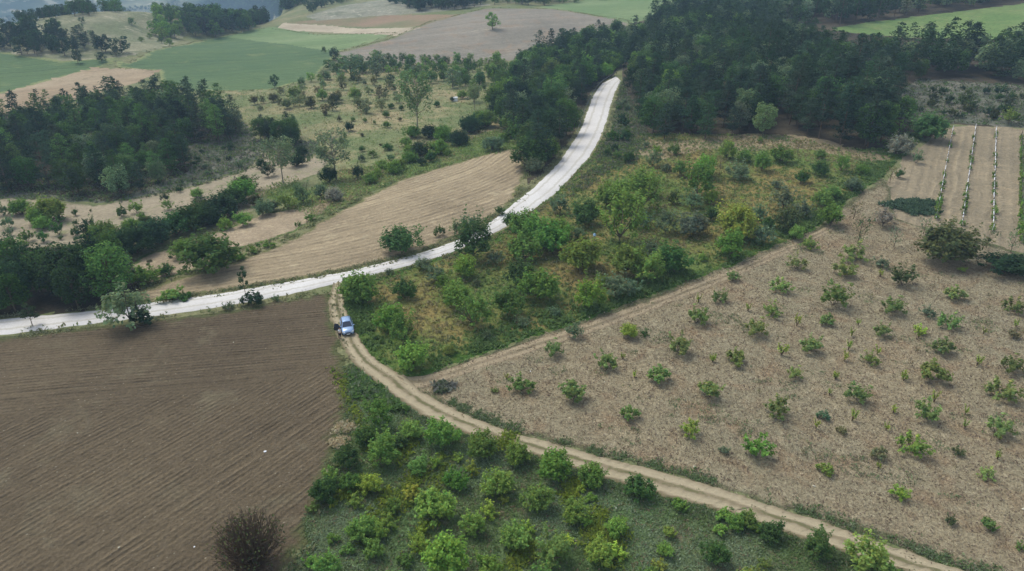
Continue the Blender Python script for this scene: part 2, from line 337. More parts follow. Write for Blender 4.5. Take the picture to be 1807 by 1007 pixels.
# polar sheet of ground, finer where the eye is nearer
rs = [22.0]
while rs[-1] < 6200:
    r = rs[-1]; rs.append(r + (0.62 if r < 100 else min(0.62 * (r / 100) ** 1.25, 3.4 if r < 650 else 3.4 + (r - 650) * .03)))
rs = np.array(rs)
th = np.concatenate([np.arange(-88, -44, 1.6), np.arange(-44, 44.01, .30), np.arange(45.6, 89, 1.6)])
RR, TT = np.meshgrid(rs, np.radians(th), indexing='ij')
GX = (RR * np.sin(TT)).ravel(); GY = (RR * np.cos(TT)).ravel()
cell_r = (np.gradient(rs)[:, None] * np.ones(len(th))).ravel(); cell_t = (RR * math.radians(.3)).ravel()
polys = [poly_ground(p, 14, w, i) for i, (nm, p, mt, w) in enumerate(REG)]
for P in reversed(polys):
    lo = P.min(0) - 8; hi = P.max(0) + 8
    sel = np.where((GX > lo[0]) & (GX < hi[0]) & (GY > lo[1]) & (GY < hi[1]))[0]
    d, bx, by = seg_near(P, GX[sel], GY[sel])
    gx, gy = GX[sel], GY[sel]; rr_ = np.hypot(gx, gy)
    ddr = np.abs(((bx - gx) * gx + (by - gy) * gy) / rr_); ddt = np.abs(((bx - gx) * gy - (by - gy) * gx) / rr_)
    m = (ddr < cell_r[sel] * .5) & (ddt < cell_t[sel] * .5)
    GX[sel[m]] = bx[m]; GY[sel[m]] = by[m]
GZ = Z(GX, GY)
nr, nt = RR.shape
ii, jj = np.meshgrid(np.arange(nr - 1), np.arange(nt - 1), indexing='ij')
a0 = (ii * nt + jj).ravel(); quads = np.stack([a0, a0 + 1, a0 + nt + 1, a0 + nt], 1)[:, ::-1]
fx = GX[quads].mean(1); fy = GY[quads].mean(1)
owner = np.full(len(quads), -1)
for i, P in enumerate(polys): owner[inside(P, fx, fy)] = i
fr = np.hypot(fx, fy)
far_m = (owner == -1) & (fr > 900)

def mesh_np(name, verts, faces, mats=(), smooth=False, loose=None):
    me = bpy.data.meshes.new(name)
    verts = np.asarray(verts, np.float32); faces = np.asarray(faces, np.int32); k = faces.shape[1]
    me.vertices.add(len(verts)); me.vertices.foreach_set('co', verts.ravel())
    me.loops.add(faces.size); me.loops.foreach_set('vertex_index', faces.ravel())
    me.polygons.add(len(faces)); me.polygons.foreach_set('loop_start', np.arange(0, faces.size, k, dtype=np.int32))
    try: me.polygons.foreach_set('loop_total', np.full(len(faces), k, np.int32))
    except Exception: pass
    me.polygons.foreach_set('use_smooth', np.full(len(faces), smooth))
    for mt in mats: me.materials.append(mt)
    me.update(calc_edges=True)
    return me
def link(name, data, parent=None, kind=None, label=None, cat=None, group=None):
    o = bpy.data.objects.new(name, data); COL.objects.link(o)
    if parent is not None: o.parent = parent
    if kind: o['kind'] = kind
    if label: o['label'] = label
    if cat: o['category'] = cat
    if group: o['group'] = group
    return o
def ground_piece(name, mask, mat, P=None):
    f = quads[mask]
    if not len(f): print('EMPTY REGION', name); return
    u, inv = np.unique(f.ravel(), return_inverse=True)
    me = mesh_np(name, np.stack([GX[u], GY[u], GZ[u]], 1), inv.reshape(-1, 4), (mat,), True)
    if P is not None:
        d, _, _ = seg_near(P, GX[u], GY[u])
        at = me.attributes.new('edge', 'FLOAT', 'POINT'); at.data.foreach_set('value', d.astype(np.float32))
    link(name, me, kind='structure')
for i, (nm, p, mt, w) in enumerate(REG): ground_piece(nm, owner == i, mt, polys[i])
ground_piece('ground', (owner == -1) & ~far_m, m_base)
ground_piece('far_mountain', far_m, m_far)
REGP = {nm: polys[i] for i, (nm, _, _, _) in enumerate(REG)}

# ---------------------------------------------------------------- road, dirt track, field path
def resample(P, k):
    P = np.asarray(P, float); s = np.concatenate([[0], np.cumsum(np.hypot(*np.diff(P, axis=0).T))])
    # smooth by Catmull-like cubic via dense linear + averaging
    t = np.linspace(0, s[-1], k); q = np.stack([np.interp(t, s, P[:, 0]), np.interp(t, s, P[:, 1])], 1)
    for _ in range(6): q[1:-1] = (q[:-2] + 2 * q[1:-1] + q[2:]) / 4
    return q, s[-1]
def sheet(name, Lpx, Rpx, mat, lift, cross, prof, k, wig=.12):
    gl = G([p[0] for p in Lpx], [p[1] for p in Lpx])[:, :2]; gr = G([p[0] for p in Rpx], [p[1] for p in Rpx])[:, :2]
    ql, Ln = resample(gl, k); qr, _ = resample(gr, k)
    r = np.random.default_rng(3)
    def wob(): 
        w = r.normal(0, wig, (k, 2)); w[1:-1] = (w[:-2] + w[1:-1] * 2 + w[2:]) / 4; return w
    ql = ql + wob(); qr = qr + wob()
    u = np.linspace(0, 1, cross)
    X = ql[:, None, :] * (1 - u)[None, :, None] + qr[:, None, :] * u[None, :, None]
    zz = Z(X[..., 0], X[..., 1]) + lift + prof(u)[None, :]
    zz[:, 0] -= lift + .12; zz[:, -1] -= lift + .12
    V = np.concatenate([X, zz[..., None]], 2).reshape(-1, 3)
    I, J = np.meshgrid(np.arange(k - 1), np.arange(cross - 1), indexing='ij'); a = (I * cross + J).ravel()
    F = np.stack([a, a + 1, a + cross + 1, a + cross], 1)
    me = mesh_np(name, V, F[:, ::-1], (mat,), True)
    at = me.attributes.new('across', 'FLOAT', 'POINT'); at.data.foreach_set('value', np.tile(u, k).astype(np.float32))
    nn = me.polygons[0].normal.z
    if nn < 0: me.flip_normals()
    link(name, me, kind='structure'); return ql, qr
def road_mat():
    m = bpy.data.materials.new('white_gravel'); t = NT(m); P = t.pos()
    u = t.attr('across').outputs['Fac']
    n1 = t.noise(P, .12, 4, .6); n2 = t.noise(P, 2.5, 5, .7)
    n = t.math('ADD', t.math('MULTIPLY', n1, .5), t.math('MULTIPLY', n2, .5))
    c = t.mix(t.ramp(n, .35, .65), L((184,181,176)), L((208,206,202)))
    # wheel lines
    w = t.math('ABSOLUTE', t.math('SUBTRACT', t.math('ABSOLUTE', t.math('SUBTRACT', u, .5)), .2))
    c = t.mix(t.math('MULTIPLY', t.ramp(t.math('ADD', w, t.math('MULTIPLY', t.math('SUBTRACT', n2, .5), .12)), .06, .02), .6), c, L((168,163,156)))
    ed = t.math('SUBTRACT', .5, t.math('ABSOLUTE', t.math('SUBTRACT', u, .5)))
    ed = t.math('ADD', ed, t.math('MULTIPLY', t.math('SUBTRACT', t.noise(P, .6, 5, .7), .5), .22))
    c = t.mix(t.ramp(ed, .045, .0), c, L((138,132,116)))
    t.surf(c, .95, n2, .6, .05, .1); return m
def track_mat(name, pale, mid, green, green_w=.1, amt=.8):
    m = bpy.data.materials.new(name); t = NT(m); P = t.pos()
    u = t.attr('across').outputs['Fac']
    n0 = t.noise(P, .22, 3, .6); n2 = t.noise(P, 2.2, 5, .7)
    uu = t.math('ADD', u, t.math('MULTIPLY', t.math('SUBTRACT', t.noise(P, .5, 4, .65), .5), .16))
    a = t.math('ABSOLUTE', t.math('SUBTRACT', uu, .52))
    rut = t.ramp(t.math('ABSOLUTE', t.math('SUBTRACT', a, .24)), .2, .07)
    c = t.mix(rut, mid, pale)
    c = t.mix(t.math('MULTIPLY', t.ramp(n2, .3, .75), .6), c, tuple(v * .72 for v in pale))
    g = t.math('MULTIPLY', t.ramp(a, green_w, green_w * .35), t.ramp(t.math('ADD', t.math('MULTIPLY', n0, .8), t.math('MULTIPLY', n2, .4)), .5, .6))
    c = t.mix(t.math('MULTIPLY', g, amt), c, green)
    e = t.math('ADD', a, t.math('MULTIPLY', t.math('SUBTRACT', n2, .5), .2))
    c = t.mix(t.math('MULTIPLY', t.ramp(e, .42, .5), .85), c, tuple((x + y) / 2 for x, y in zip(green, mid)))
    t.surf(c, .95, n2, 1.0, .12, .1); return m
m_road = road_mat()
m_track = track_mat('dirt_track', L((166,154,134)), L((124,112,94)), L((96,96,68)), .1, .85)
m_path = track_mat('earth_path', L((158,144,124)), L((128,114,98)), L((110,104,84)), .12, .5)
ROADL, ROADR = sheet('road', ROAD_L, ROAD_R, m_road, .1, 9, lambda u: .1 * (1 - (2 * u - 1) ** 2), 420, .16)
TRKL, TRKR = sheet('dirt_track', TRK_L, TRK_R, m_track, .05, 15, lambda u: .10 * np.cos((u - .5) * 4 * math.pi) * .8 + .06, 460, .13)
PTH_L = [(690,650),(722,664),(760,660),(850,628),(980,587),(1100,546),(1200,509),(1300,470),(1400,427),(1452,402)]
PTH_R = [(712,676),(735,690),(775,676),(850,651),(980,609),(1100,568),(1200,529),(1300,488),(1400,443),(1482,400)]
sheet('earth_path', PTH_L, PTH_R, m_path, .04, 9, lambda u: .03 * np.cos((u - .5) * 4 * math.pi) + .02, 220, .14)
#STAGE2
# ---------------------------------------------------------------- foliage materials
def leaf_mat(name, trans=.42, rough=.75):
    m = bpy.data.materials.new(name); t = NT(m)
    a = t.attr('tint').outputs['Color']
    oi = t.add('ShaderNodeObjectInfo')
    c = t.mix(1.0, a, oi.outputs['Color'], 'MULTIPLY')
    b = t.add('ShaderNodeBsdfDiffuse'); t.l.new(c, b.inputs[0]); b.inputs[1].default_value = .6
    tr = t.add('ShaderNodeBsdfTranslucent'); c2 = t.mix(.5, c, t.mix(1.0, c, (1.25, 1.2, .6), 'MULTIPLY')); t.l.new(c2, tr.inputs[0])
    mx = t.add('ShaderNodeMixShader'); mx.inputs[0].default_value = trans
    t.l.new(b.outputs[0], mx.inputs[1]); t.l.new(tr.outputs[0], mx.inputs[2]); t.l.new(mx.outputs[0], t.out.inputs[0]); return m
M_LEAF = leaf_mat('leaves'); M_NEEDLE = leaf_mat('pine_needles', .25)
def plain(name, c, rough=.8, spec=.3, metal=0):
    m = bpy.data.materials.new(name); t = NT(m); P = t.add('ShaderNodeTexCoord').outputs['Object']
    n = t.noise(P, 3.0, 4, .6); col = t.mix(n, tuple(v * .8 for v in c), tuple(v * 1.2 for v in c))
    b = t.surf(col, rough, None, spec=spec); b.inputs['Metallic'].default_value = metal; return m
M_BARK = plain('grey_bark', L((98,88,78))); M_PALE = plain('pale_bark', L((142,134,122))); M_PINEB = plain('pine_bark', L((96,80,70)))
M_TWIG = plain('bare_twigs', L((96,80,66)))

R = np.random.default_rng(5)
def unit(v): return v / (np.linalg.norm(v, axis=-1, keepdims=True) + 1e-9)
def leaf_quads(c, nrm, size, asp=.55, r=R, tip=None):
    """rhombic leaves: centres c, normals nrm, length size; tip: direction the leaf points"""
    n = len(c); nrm = unit(nrm)
    a = unit(r.normal(size=(n, 3))) if tip is None else unit(tip + r.normal(0, .35, (n, 3)))
    t = unit(a - (a * nrm).sum(1, keepdims=True) * nrm); b = np.cross(nrm, t)
    s = np.broadcast_to(np.asarray(size, float), (n,))[:, None] * .5
    V = np.stack([c - t * s, c + b * s * asp, c + t * s, c - b * s * asp], 1)
    return V.reshape(-1, 3)
def quads_mesh(name, V, tint, mats):
    n = len(V) // 4; me = mesh_np(name, V, np.arange(n * 4).reshape(-1, 4), mats)
    at = me.attributes.new('tint', 'FLOAT_COLOR', 'POINT')
    t = np.repeat(np.concatenate([tint, np.ones((n, 1))], 1), 4, 0).astype(np.float32); at.data.foreach_set('color', t.ravel())
    return me
def tubes_mesh(name, paths, mats, sides=5):
    V = []; F = []; o = 0
    for pts, r0, r1 in paths:
        pts = np.asarray(pts, float); k = len(pts)
        for i in range(k):
            d = pts[min(i+1, k-1)] - pts[max(i-1, 0)]; d = d / (np.linalg.norm(d) + 1e-9)
            a = np.cross(d, [0.3, 1, .1]); a /= np.linalg.norm(a); b = np.cross(d, a)
            rr = r0 + (r1 - r0) * i / (k - 1)
            for j in range(sides):
                q = 6.2832 * j / sides; V.append(pts[i] + (a * math.cos(q) + b * math.sin(q)) * rr)
        for i in range(k - 1):
            for j in range(sides):
                j2 = (j + 1) % sides; F.append((o + i*sides + j, o + i*sides + j2, o + (i+1)*sides + j2, o + (i+1)*sides + j))
        o += k * sides
    return mesh_np(name, V, F, mats, True)
def tints(n, r, v=.25, hue=.1):
    b = np.exp(r.normal(0, v, (n, 1))); h = r.normal(0, hue, (n, 1))
    return np.concatenate([b * (1 + h), b, b * (1 - h * .5)], 1)

# every prototype is about 1 unit wide, its base at the origin: returns (crown mesh, wood mesh)
def proto_bush(seed, shoots=85, H=.85, leaf=.085, per=30, spread=1.0, up=.35, spiky=.12, stem=.12, dens=1.0):
    r = np.random.default_rng(seed); C = []; N = []; T = []; paths = []
    nl = r.integers(4, 7); lob = [(r.uniform(0, 6.28), r.uniform(.1, .22), r.uniform(.75, 1.1)) for _ in range(nl)]
    for i in range(shoots):
        az = r.uniform(0, 6.283); el = math.asin(r.uniform(-.12, 1.0))
        d = np.array([math.cos(az) * math.cos(el), math.sin(az) * math.cos(el), math.sin(el)])
        la, lo, ls = lob[i % nl]
        cen = np.array([math.cos(la) * lo, math.sin(la) * lo, 0])
        tip = cen + np.array([d[0] * .38 * spread, d[1] * .38 * spread, 0]) * ls
        tip[2] = H * (.36 + .5 * d[2] * ls) + spiky * r.exponential(.5) * H
        tip[:2] *= 1 + r.normal(0, .08)
        root = np.array([0, 0, H * stem]); mid = root * .4 + tip * .6 + np.array([d[0], d[1], 0]) * .04
        mid[2] = root[2] + (tip[2] - root[2]) * .45
        k = int(per * dens); s = r.uniform(.5, 1.0, k) ** .7
        B = ((1-s)**2)[:, None] * root + (2*s*(1-s))[:, None] * mid + (s**2)[:, None] * tip
        B += r.normal(0, .035, B.shape)
        out = unit(B - np.array([0, 0, H * .3]))
        C.append(B); N.append(out * .7 + r.normal(0, .45, B.shape) + [0, 0, .9]); T.append(np.tile(tip - mid, (k, 1)))
        if i % 8 == 0: paths.append(([root * 0, root, mid, root * .2 + tip * .8], .018, .004))
    C = np.concatenate(C); N = np.concatenate(N); T = np.concatenate(T)
    keep = C[:, 2] > .02 * H; C, N, T = C[keep], N[keep], T[keep]
    V = leaf_quads(C, N, leaf * r.uniform(.7, 1.3, len(C)), .6, r, T)
    tt = tints(len(C), r, .22, .1)
    return quads_mesh('crown', V, tt, (M_LEAF,)), tubes_mesh('trunk', paths, (M_BARK,), 4)
def proto_tree(seed, H=1.25, lobes=13, leaf=.06, per=190, bare=.28, bark=None, open_=0.0, low=.3):
    r = np.random.default_rng(seed); C = []; N = []; paths = []
    top = np.array([r.normal(0, .03), r.normal(0, .03), H * .8])
    paths.append(([[0, 0, 0], top * [.3, .3, .35], top * [.7, .7, .7], top], .028, .008))
    for i in range(lobes):
        q = i * 2.4 + r.uniform(0, .8); h = low + (1 - low) * (i + .5) / lobes * .9; rad = .36 * math.sqrt(max(0.0, 1 - ((h - .55) / .52) ** 2)) * r.uniform(.55, 1.05)
        c = np.array([math.cos(q) * rad, math.sin(q) * rad, h * H]); lr = r.uniform(.13, .23)
        d = unit(r.normal(size=(per, 3))); rr = lr * r.uniform(.55, 1.1, (per, 1)) ** .6
        B = c + d * rr * [1, 1, .8]
        C.append(B); N.append(d * .8 + r.normal(0, .4, d.shape) + [0, 0, .8])
        paths.append(([[0, 0, H * min(h * .7, .6)], c * [.5, .5, .9], c], .012, .004))
    C = np.concatenate(C); N = np.concatenate(N)
    if open_ > 0: k = r.random(len(C)) > open_; C, N = C[k], N[k]
    V = leaf_quads(C, N, leaf * r.uniform(.7, 1.3, len(C)), .65, r)
    return quads_mesh('crown', V, tints(len(C), r, .2, .08), (M_LEAF,)), tubes_mesh('trunk', paths, (bark or M_BARK,), 5)
def proto_pine(seed, H=1.6, layers=12, low=.22, per=30, leaf=.062, crownw=.5):
    r = np.random.default_rng(seed); C = []; N = []; T = []; paths = []
    lean = r.normal(0, .03, 2); paths.append(([[0, 0, 0], [lean[0]*.5, lean[1]*.5, H*.5], [lean[0], lean[1], H*.97]], .024, .006))
    for i in range(layers):
        f = i / (layers - 1); z = H * (low + (1 - low) * f * .97)
        rad = crownw * (min(1, (f + .12) / .35) ** .6) * (1 - (max(0, f - .3) / .74) ** 1.7) ** .8 * r.uniform(.82, 1.12)
        nb = max(3, int(8 * (1 - f * .5)))
        for j in range(nb):
            q = r.uniform(0, 6.283); R_ = rad * r.uniform(.6, 1.12); up = R_ * r.uniform(.02, .35)
            d = np.array([math.cos(q), math.sin(q), 0])
            base = np.array([lean[0] * z / H, lean[1] * z / H, z]); tip = base + d * R_ + [0, 0, up]
            s = r.uniform(.3, 1.05, per); B = base + (tip - base) * s[:, None]
            B += r.normal(0, 1, B.shape) * np.array([.055, .055, .028])
            C.append(B); N.append(np.tile([0, 0, 1.0], (per, 1)) + r.normal(0, .45, B.shape) + d * .35); T.append(np.tile(d + [0, 0, .6], (per, 1)))
            if j % 3 == 0: paths.append(([base, base + (tip - base) * .8], .006, .002))
    C = np.concatenate(C); N = np.concatenate(N); T = np.concatenate(T)
    V = leaf_quads(C, N, leaf * r.uniform(.7, 1.3, len(C)), .5, r, T)
    return quads_mesh('crown', V, tints(len(C), r, .22, .05), (M_NEEDLE,)), tubes_mesh('trunk', paths, (M_PINEB,), 5)
def proto_twiggy(seed, n=420, leaves=500, H=.85):
    r = np.random.default_rng(seed); paths = []; C = []
    for i in range(n):
        az = r.uniform(0, 6.283); el = math.asin(r.uniform(-.1, 1)); d = np.array([math.cos(az)*math.cos(el), math.sin(az)*math.cos(el), math.sin(el)])
        tip = d * [.5, .5, H * .62] * r.uniform(.75, 1.06) + [0, 0, H * .38]; root = d * .1 + [0, 0, .06]
        mid = (root + tip) / 2 + r.normal(0, .06, 3); paths.append(([root * [1, 1, .4], mid, tip], .006, .0028))
        s = r.uniform(.4, 1, max(1, leaves // n + 1))[:, None]; C.append(mid + (tip - mid) * s + r.normal(0, .03, (len(s), 3)))
    C = np.concatenate(C)[:leaves]
    return quads_mesh('crown', leaf_quads(C, r.normal(size=C.shape) + [0, 0, .6], .04, .6, r), tints(len(C), r), (M_LEAF,)), tubes_mesh('branches', paths, (M_TWIG,), 3)
def proto_sparse(seed, H=1.6, n=46, leaves=52, leaf=.055, bark=None, low=.3, w=.5):
    """open tree with the pale limbs showing"""
    r = np.random.default_rng(seed); paths = [([[0, 0, 0], [.02, .01, H*.4], [r.normal(0,.05), r.normal(0,.05), H*.92]], .026, .006)]; C = []
    for i in range(n):
        f = r.uniform(low, .9); az = r.uniform(0, 6.283); Ln = w * r.uniform(.5, 1) * (1.15 - abs(f - .55))
        b = np.array([0.01, 0, H * f]); tip = b + [math.cos(az) * Ln, math.sin(az) * Ln, Ln * r.uniform(.5, 1.1)]; tip[2] = min(tip[2], H)
        mid = (b + tip) / 2 - [0, 0, .03]; paths.append(([b, mid, tip], .009, .003))
        s = r.uniform(.35, 1.05, leaves)[:, None]; C.append(mid + (tip - mid) * s + r.normal(0, .055, (leaves, 3)))
    C = np.concatenate(C)
    return quads_mesh('crown', leaf_quads(C, r.normal(size=C.shape) + [0, 0, .5], leaf * r.uniform(.7, 1.3, len(C)), .6, r), tints(len(C), r), (M_LEAF,)), tubes_mesh('trunk', paths, (bark or M_PALE,), 4)
def proto_shoot(seed, H=1.4, stems=4):
    r = np.random.default_rng(seed); paths = []; C = []; T = []
    for i in range(stems):
        az = r.uniform(0, 6.283); t = np.array([math.cos(az) * r.uniform(.2, .5), math.sin(az) * r.uniform(.2, .5), H * r.uniform(.6, 1)])
        paths.append(([[0, 0, 0], t * [.4, .4, .55], t], .05, .02)); s = r.uniform(.45, 1.02, 26)[:, None]
        C.append(t * s + r.normal(0, .07, (26, 3))); T.append(np.tile(t, (26, 1)))
    C = np.concatenate(C); T = np.concatenate(T)
    return quads_mesh('foliage', leaf_quads(C, r.normal(size=C.shape) + [0, 0, .4], .2, .5, r, T), tints(len(C), r), (M_LEAF,)), tubes_mesh('stem', paths, (M_TWIG,), 4)

# colours that multiply the leaf tint (albedo of the foliage)
HUE0 = dict(g=(.104, .175, .042), b=(.135, .205, .045), y=(.18, .235, .045), d=(.054, .102, .032), u=(.104, .145, .082), p=(.14, .165, .085),
           D=(.030, .058, .027), P=(.024, .043, .028), Q=(.034, .057, .034), n=(.12, .12, .06), w=(.15, .17, .13), s=(.125, .17, .055), B=(.10, .185, .036), o=(.058, .072, .032))
HUE = {k: tuple(min(.5, v * 1.65) for v in c) for k, c in HUE0.items()}
BUSH = [proto_bush(100 + i, H=.85 + .08 * (i % 3), shoots=[70, 95, 60, 85, 110, 75][i], per=26, spiky=[.2, .12, .34, .26, .15, .3][i], leaf=.08) for i in range(6)]
OPENB = [proto_bush(140 + i, shoots=50, per=20, H=.8, spiky=.3, stem=.2) for i in range(4)]
SMALLB = [proto_bush(160 + i, shoots=30, per=17, H=.72, leaf=.12, spiky=.25, stem=.02) for i in range(4)]
TREE = [proto_tree(200 + i, per=120, lobes=24, low=.24) for i in range(5)]
LOWT = [proto_bush(240 + i, shoots=130, per=26, H=.9, spiky=.1, stem=.02, leaf=.07) for i in range(4)]
ROUND = [proto_tree(260 + i, H=1.05, low=.25, per=60, lobes=10, leaf=.1) for i in range(3)]
PINE = [proto_pine(300 + i, H=1.5 + .16 * (i % 3), low=[.18, .3, .12, .24, .35][i]) for i in range(5)]
SPARSE = [proto_sparse(330 + i) for i in range(3)]
THIN = [proto_sparse(350 + i, H=1.0, n=14, leaves=9, leaf=.09, bark=M_TWIG, low=.2) for i in range(3)]
SHOOT = [proto_shoot(370 + i) for i in range(3)]
SAPL = [proto_tree(380 + i, H=2.0, lobes=8, leaf=.12, per=60, low=.35) for i in range(2)]
TWIG = [proto_twiggy(390)]

KNAME = {id(BUSH): 'fruit_tree', id(OPENB): 'fruit_tree', id(SMALLB): 'low_shrub', id(TREE): 'broadleaf_tree', id(LOWT): 'broadleaf_tree', id(ROUND): 'broadleaf_tree',
         id(PINE): 'pine_tree', id(SPARSE): 'open_tree', id(THIN): 'bare_sapling', id(SHOOT): 'young_shoot', id(SAPL): 'sapling', id(TWIG): 'twiggy_bush'}
def plant(protos, x, y, W, Hk, hue, label, cat, group=None, name=None, single=False, i=None, zoff=-.05):
    i = int(R.integers(len(protos))) if i is None else i % len(protos)
    cr, tr = protos[i]
    nm = name or KNAME[id(protos)]
    z = float(Z(x, y)) + zoff
    col = np.array(HUE[hue] if isinstance(hue, str) else hue) * math.exp(R.normal(0, .12 if group is None or 'wood' not in group and 'plantation' not in group else .2)) * (1 + R.normal(0, .06, 3))
    if single: root = link(nm, cr)
    else:
        root = link(nm, None)
        c = link(cr.name.split('.')[0], cr, root); c.color = (*col, 1)
        link(tr.name.split('.')[0], tr, root)
        root.empty_display_size = .5
    root.color = (*col, 1)
    root.location = (x, y, z); root.rotation_euler = (0, 0, R.uniform(0, 6.283)); W = W * (1.1 if protos is BUSH else 1.32 if protos is SMALLB else 1.18); root.scale = (W, W, W * Hk)
    root['label'] = label; root['category'] = cat
    if group: root['group'] = group
    return root

def ppm(x, y, z): return FPX / (y * CP - (z - CAM_H) * SP)
def place(cx, cy, wpx, Hproto, Hk):
    """a crown seen centred at photo pixel (cx,cy), wpx wide -> ground point and width in metres"""
    by = cy
    for _ in range(3):
        g = G(cx, by)[0]; s = ppm(*g); W = wpx / s
        dep = math.atan2(CAM_H - g[2], math.hypot(g[0], g[1]))
        by = cy + .5 * W * Hproto * Hk * s * math.cos(dep)
    return g[0], g[1], W
def conv(x0, y0, s, lst): return [(x0 + a / s, y0 + b / s, c / s) + tuple(rest) for a, b, c, *rest in lst]

# ---------------------------------------------------------------- orchards, traced tree by tree
meadow = conv(600, 330, 2.962, [(120,530,178,'g'),(335,530,120,'d'),(255,440,42,'u'),(505,450,110,'u'),(430,400,90,'u'),(655,410,125,'b'),(700,290,200,'d'),(805,370,90,'u'),
    (940,205,150,'g'),(1020,230,165,'g'),(1110,270,180,'g'),(960,315,170,'g'),(1140,210,130,'g'),(905,175,85,'d'),(1245,360,195,'b'),(1280,130,155,'d'),(1150,95,110,'u'),
    (1240,240,75,'u'),(1460,190,225,'b'),(1585,170,110,'u'),(1400,40,160,'g'),(1560,60,200,'b'),(1490,380,180,'g'),(1620,430,165,'g'),(1745,380,175,'d'),(1620,325,110,'u'),
    (1440,520,150,'u'),(1520,530,100,'u'),(940,450,150,'d'),(1045,510,200,'g'),(875,600,175,'g'),(610,560,150,'g'),(690,660,165,'g'),(555,515,90,'g'),(250,690,150,'g'),
    (330,760,150,'g'),(395,880,165,'b'),(575,845,70,'b'),(1300,575,150,'b'),(955,705,58,'u'),(1120,650,60,'u'),(770,770,60,'u'),(715,500,50,'u'),(1700,200,120,'u'),(1380,490,70,'b')])
meadow += conv(1080, 230, 4.0156, [(240,100,60,'u'),(315,135,70,'b'),(440,140,85,'g'),(115,185,85,'d'),(810,145,125,'b'),(935,180,110,'g'),(1060,230,125,'g'),(1190,165,150,'g'),
    (1050,70,38,'g'),(650,250,165,'B'),(600,370,240,'B'),(480,265,120,'g'),(380,260,75,'u'),(285,220,110,'u'),(890,300,150,'u'),(1335,330,100,'d'),(1480,270,110,'d'),(1465,165,75,'g'),
    (1620,240,110,'g'),(1770,270,90,'g'),(210,370,190,'b'),(60,430,150,'b'),(430,490,85,'d'),(560,500,150,'u'),(700,470,115,'b'),(570,660,205,'u'),(700,590,115,'d'),
    (865,640,255,'y'),(840,800,215,'B'),(1040,590,125,'u'),(1210,490,190,'u'),(1060,740,150,'u'),(1250,640,170,'o'),(1350,570,140,'u'),(1110,650,95,'d'),(1545,600,185,'B'),
    (1480,480,130,'g'),(1565,440,120,'g'),(1700,380,140,'u'),(380,900,100,'g'),(640,900,62,'b'),(1150,380,90,'u'),(950,560,80,'u'),(1300,720,110,'g')])
meadow_bare = conv(1080, 230, 4.0156, [(1315,130,60,'n'),(760,270,75,'n'),(860,440,62,'n'),(845,530,42,'d'),(670,720,70,'n'),(940,120,40,'n'),(690,150,45,'n'),(330,770,40,'n')]) + [(1005,508,14,'D'),(912,568,16,'u')]
field = conv(850, 560, 3.873, [(480,215,110,'g'),(840,300,130,'g'),(1340,185,150,'g'),(1210,380,140,'g'),(270,460,135,'g'),(630,510,180,'g'),(1015,645,120,'g'),(1425,765,120,'b'),(1110,105,55,'d'),
    (1660,905,70,'u'),(90,500,48,'g')])
field += conv(1200, 330, 2.962, [(675,295,80,'g'),(605,395,80,'g'),(270,465,60,'g'),(525,515,90,'g'),(210,570,70,'g'),(860,430,100,'g'),(800,565,130,'g'),(475,640,80,'g'),(85,675,100,'g'),
    (385,735,100,'g'),(757,685,80,'g'),(1160,470,110,'o'),(1435,550,95,'g'),(1100,620,105,'g'),(1405,700,90,'g'),(1290,650,60,'u'),(1745,620,90,'g'),(1050,745,80,'g'),(680,820,105,'g'),
    (300,890,105,'g'),(990,895,68,'g'),(1370,825,100,'g'),(1325,960,130,'g'),(1715,925,100,'g'),(1255,745,58,'y'),(1745,770,60,'n'),(590,970,70,'g'),(900,340,120,'g'),(1045,395,70,'u'),(1475,430,40,'b')])
field += conv(1200, 660, 2.903, [(155,80,112,'g'),(565,15,75,'g'),(495,175,110,'g'),(900,95,105,'g'),(1655,85,125,'g'),(1265,190,108,'g'),(1615,265,115,'g'),(45,285,105,'g'),(390,385,128,'B'),(222,385,62,'u'),
    (1190,365,120,'b'),(735,485,80,'b'),(1120,605,80,'b'),(1565,505,72,'g'),(1580,770,74,'g'),(1425,395,52,'o'),(1010,395,80,'n'),(730,210,60,'u'),(820,285,50,'n'),(1380,745,52,'o'),(1745,880,52,'g')])
shoots = conv(850, 560, 3.873, [(965,270,38),(1045,395,42),(1580,285,42),(170,410,36)]) + conv(1200, 330, 2.962, [(95,590,36),(355,635,34),(610,705,44),(930,710,26),(895,765,34),(880,835,36),(860,890,40),(1030,860,38),
    (1245,775,34),(1550,915,44),(170,900,36),(530,855,58),(810,990,34),(1165,990,40),(1585,755,28),(1045,455,34),(1755,720,30)]) + conv(1200, 660, 2.903, [(795,15,30),(1145,20,34),(765,95,28),(880,220,42),
    (1090,185,40),(1055,275,34),(1460,190,32),(1457,265,34),(695,265,34),(1015,470,34),(1625,420,34),(1300,125,40),(1635,330,26)])
sticks = conv(1200, 330, 2.962, [(1020,515,26),(1325,515,22),(1610,575,26),(1610,635,24),(1600,700,26),(1565,845,28),(1230,850,28),(1200,920,28),(315,705,22),(1000,580,34),(1440,800,24)]) + conv(1200, 660, 2.903, [(405,90,26),(710,410,30),(630,400,32),(1410,480,20),(300,300,28)])
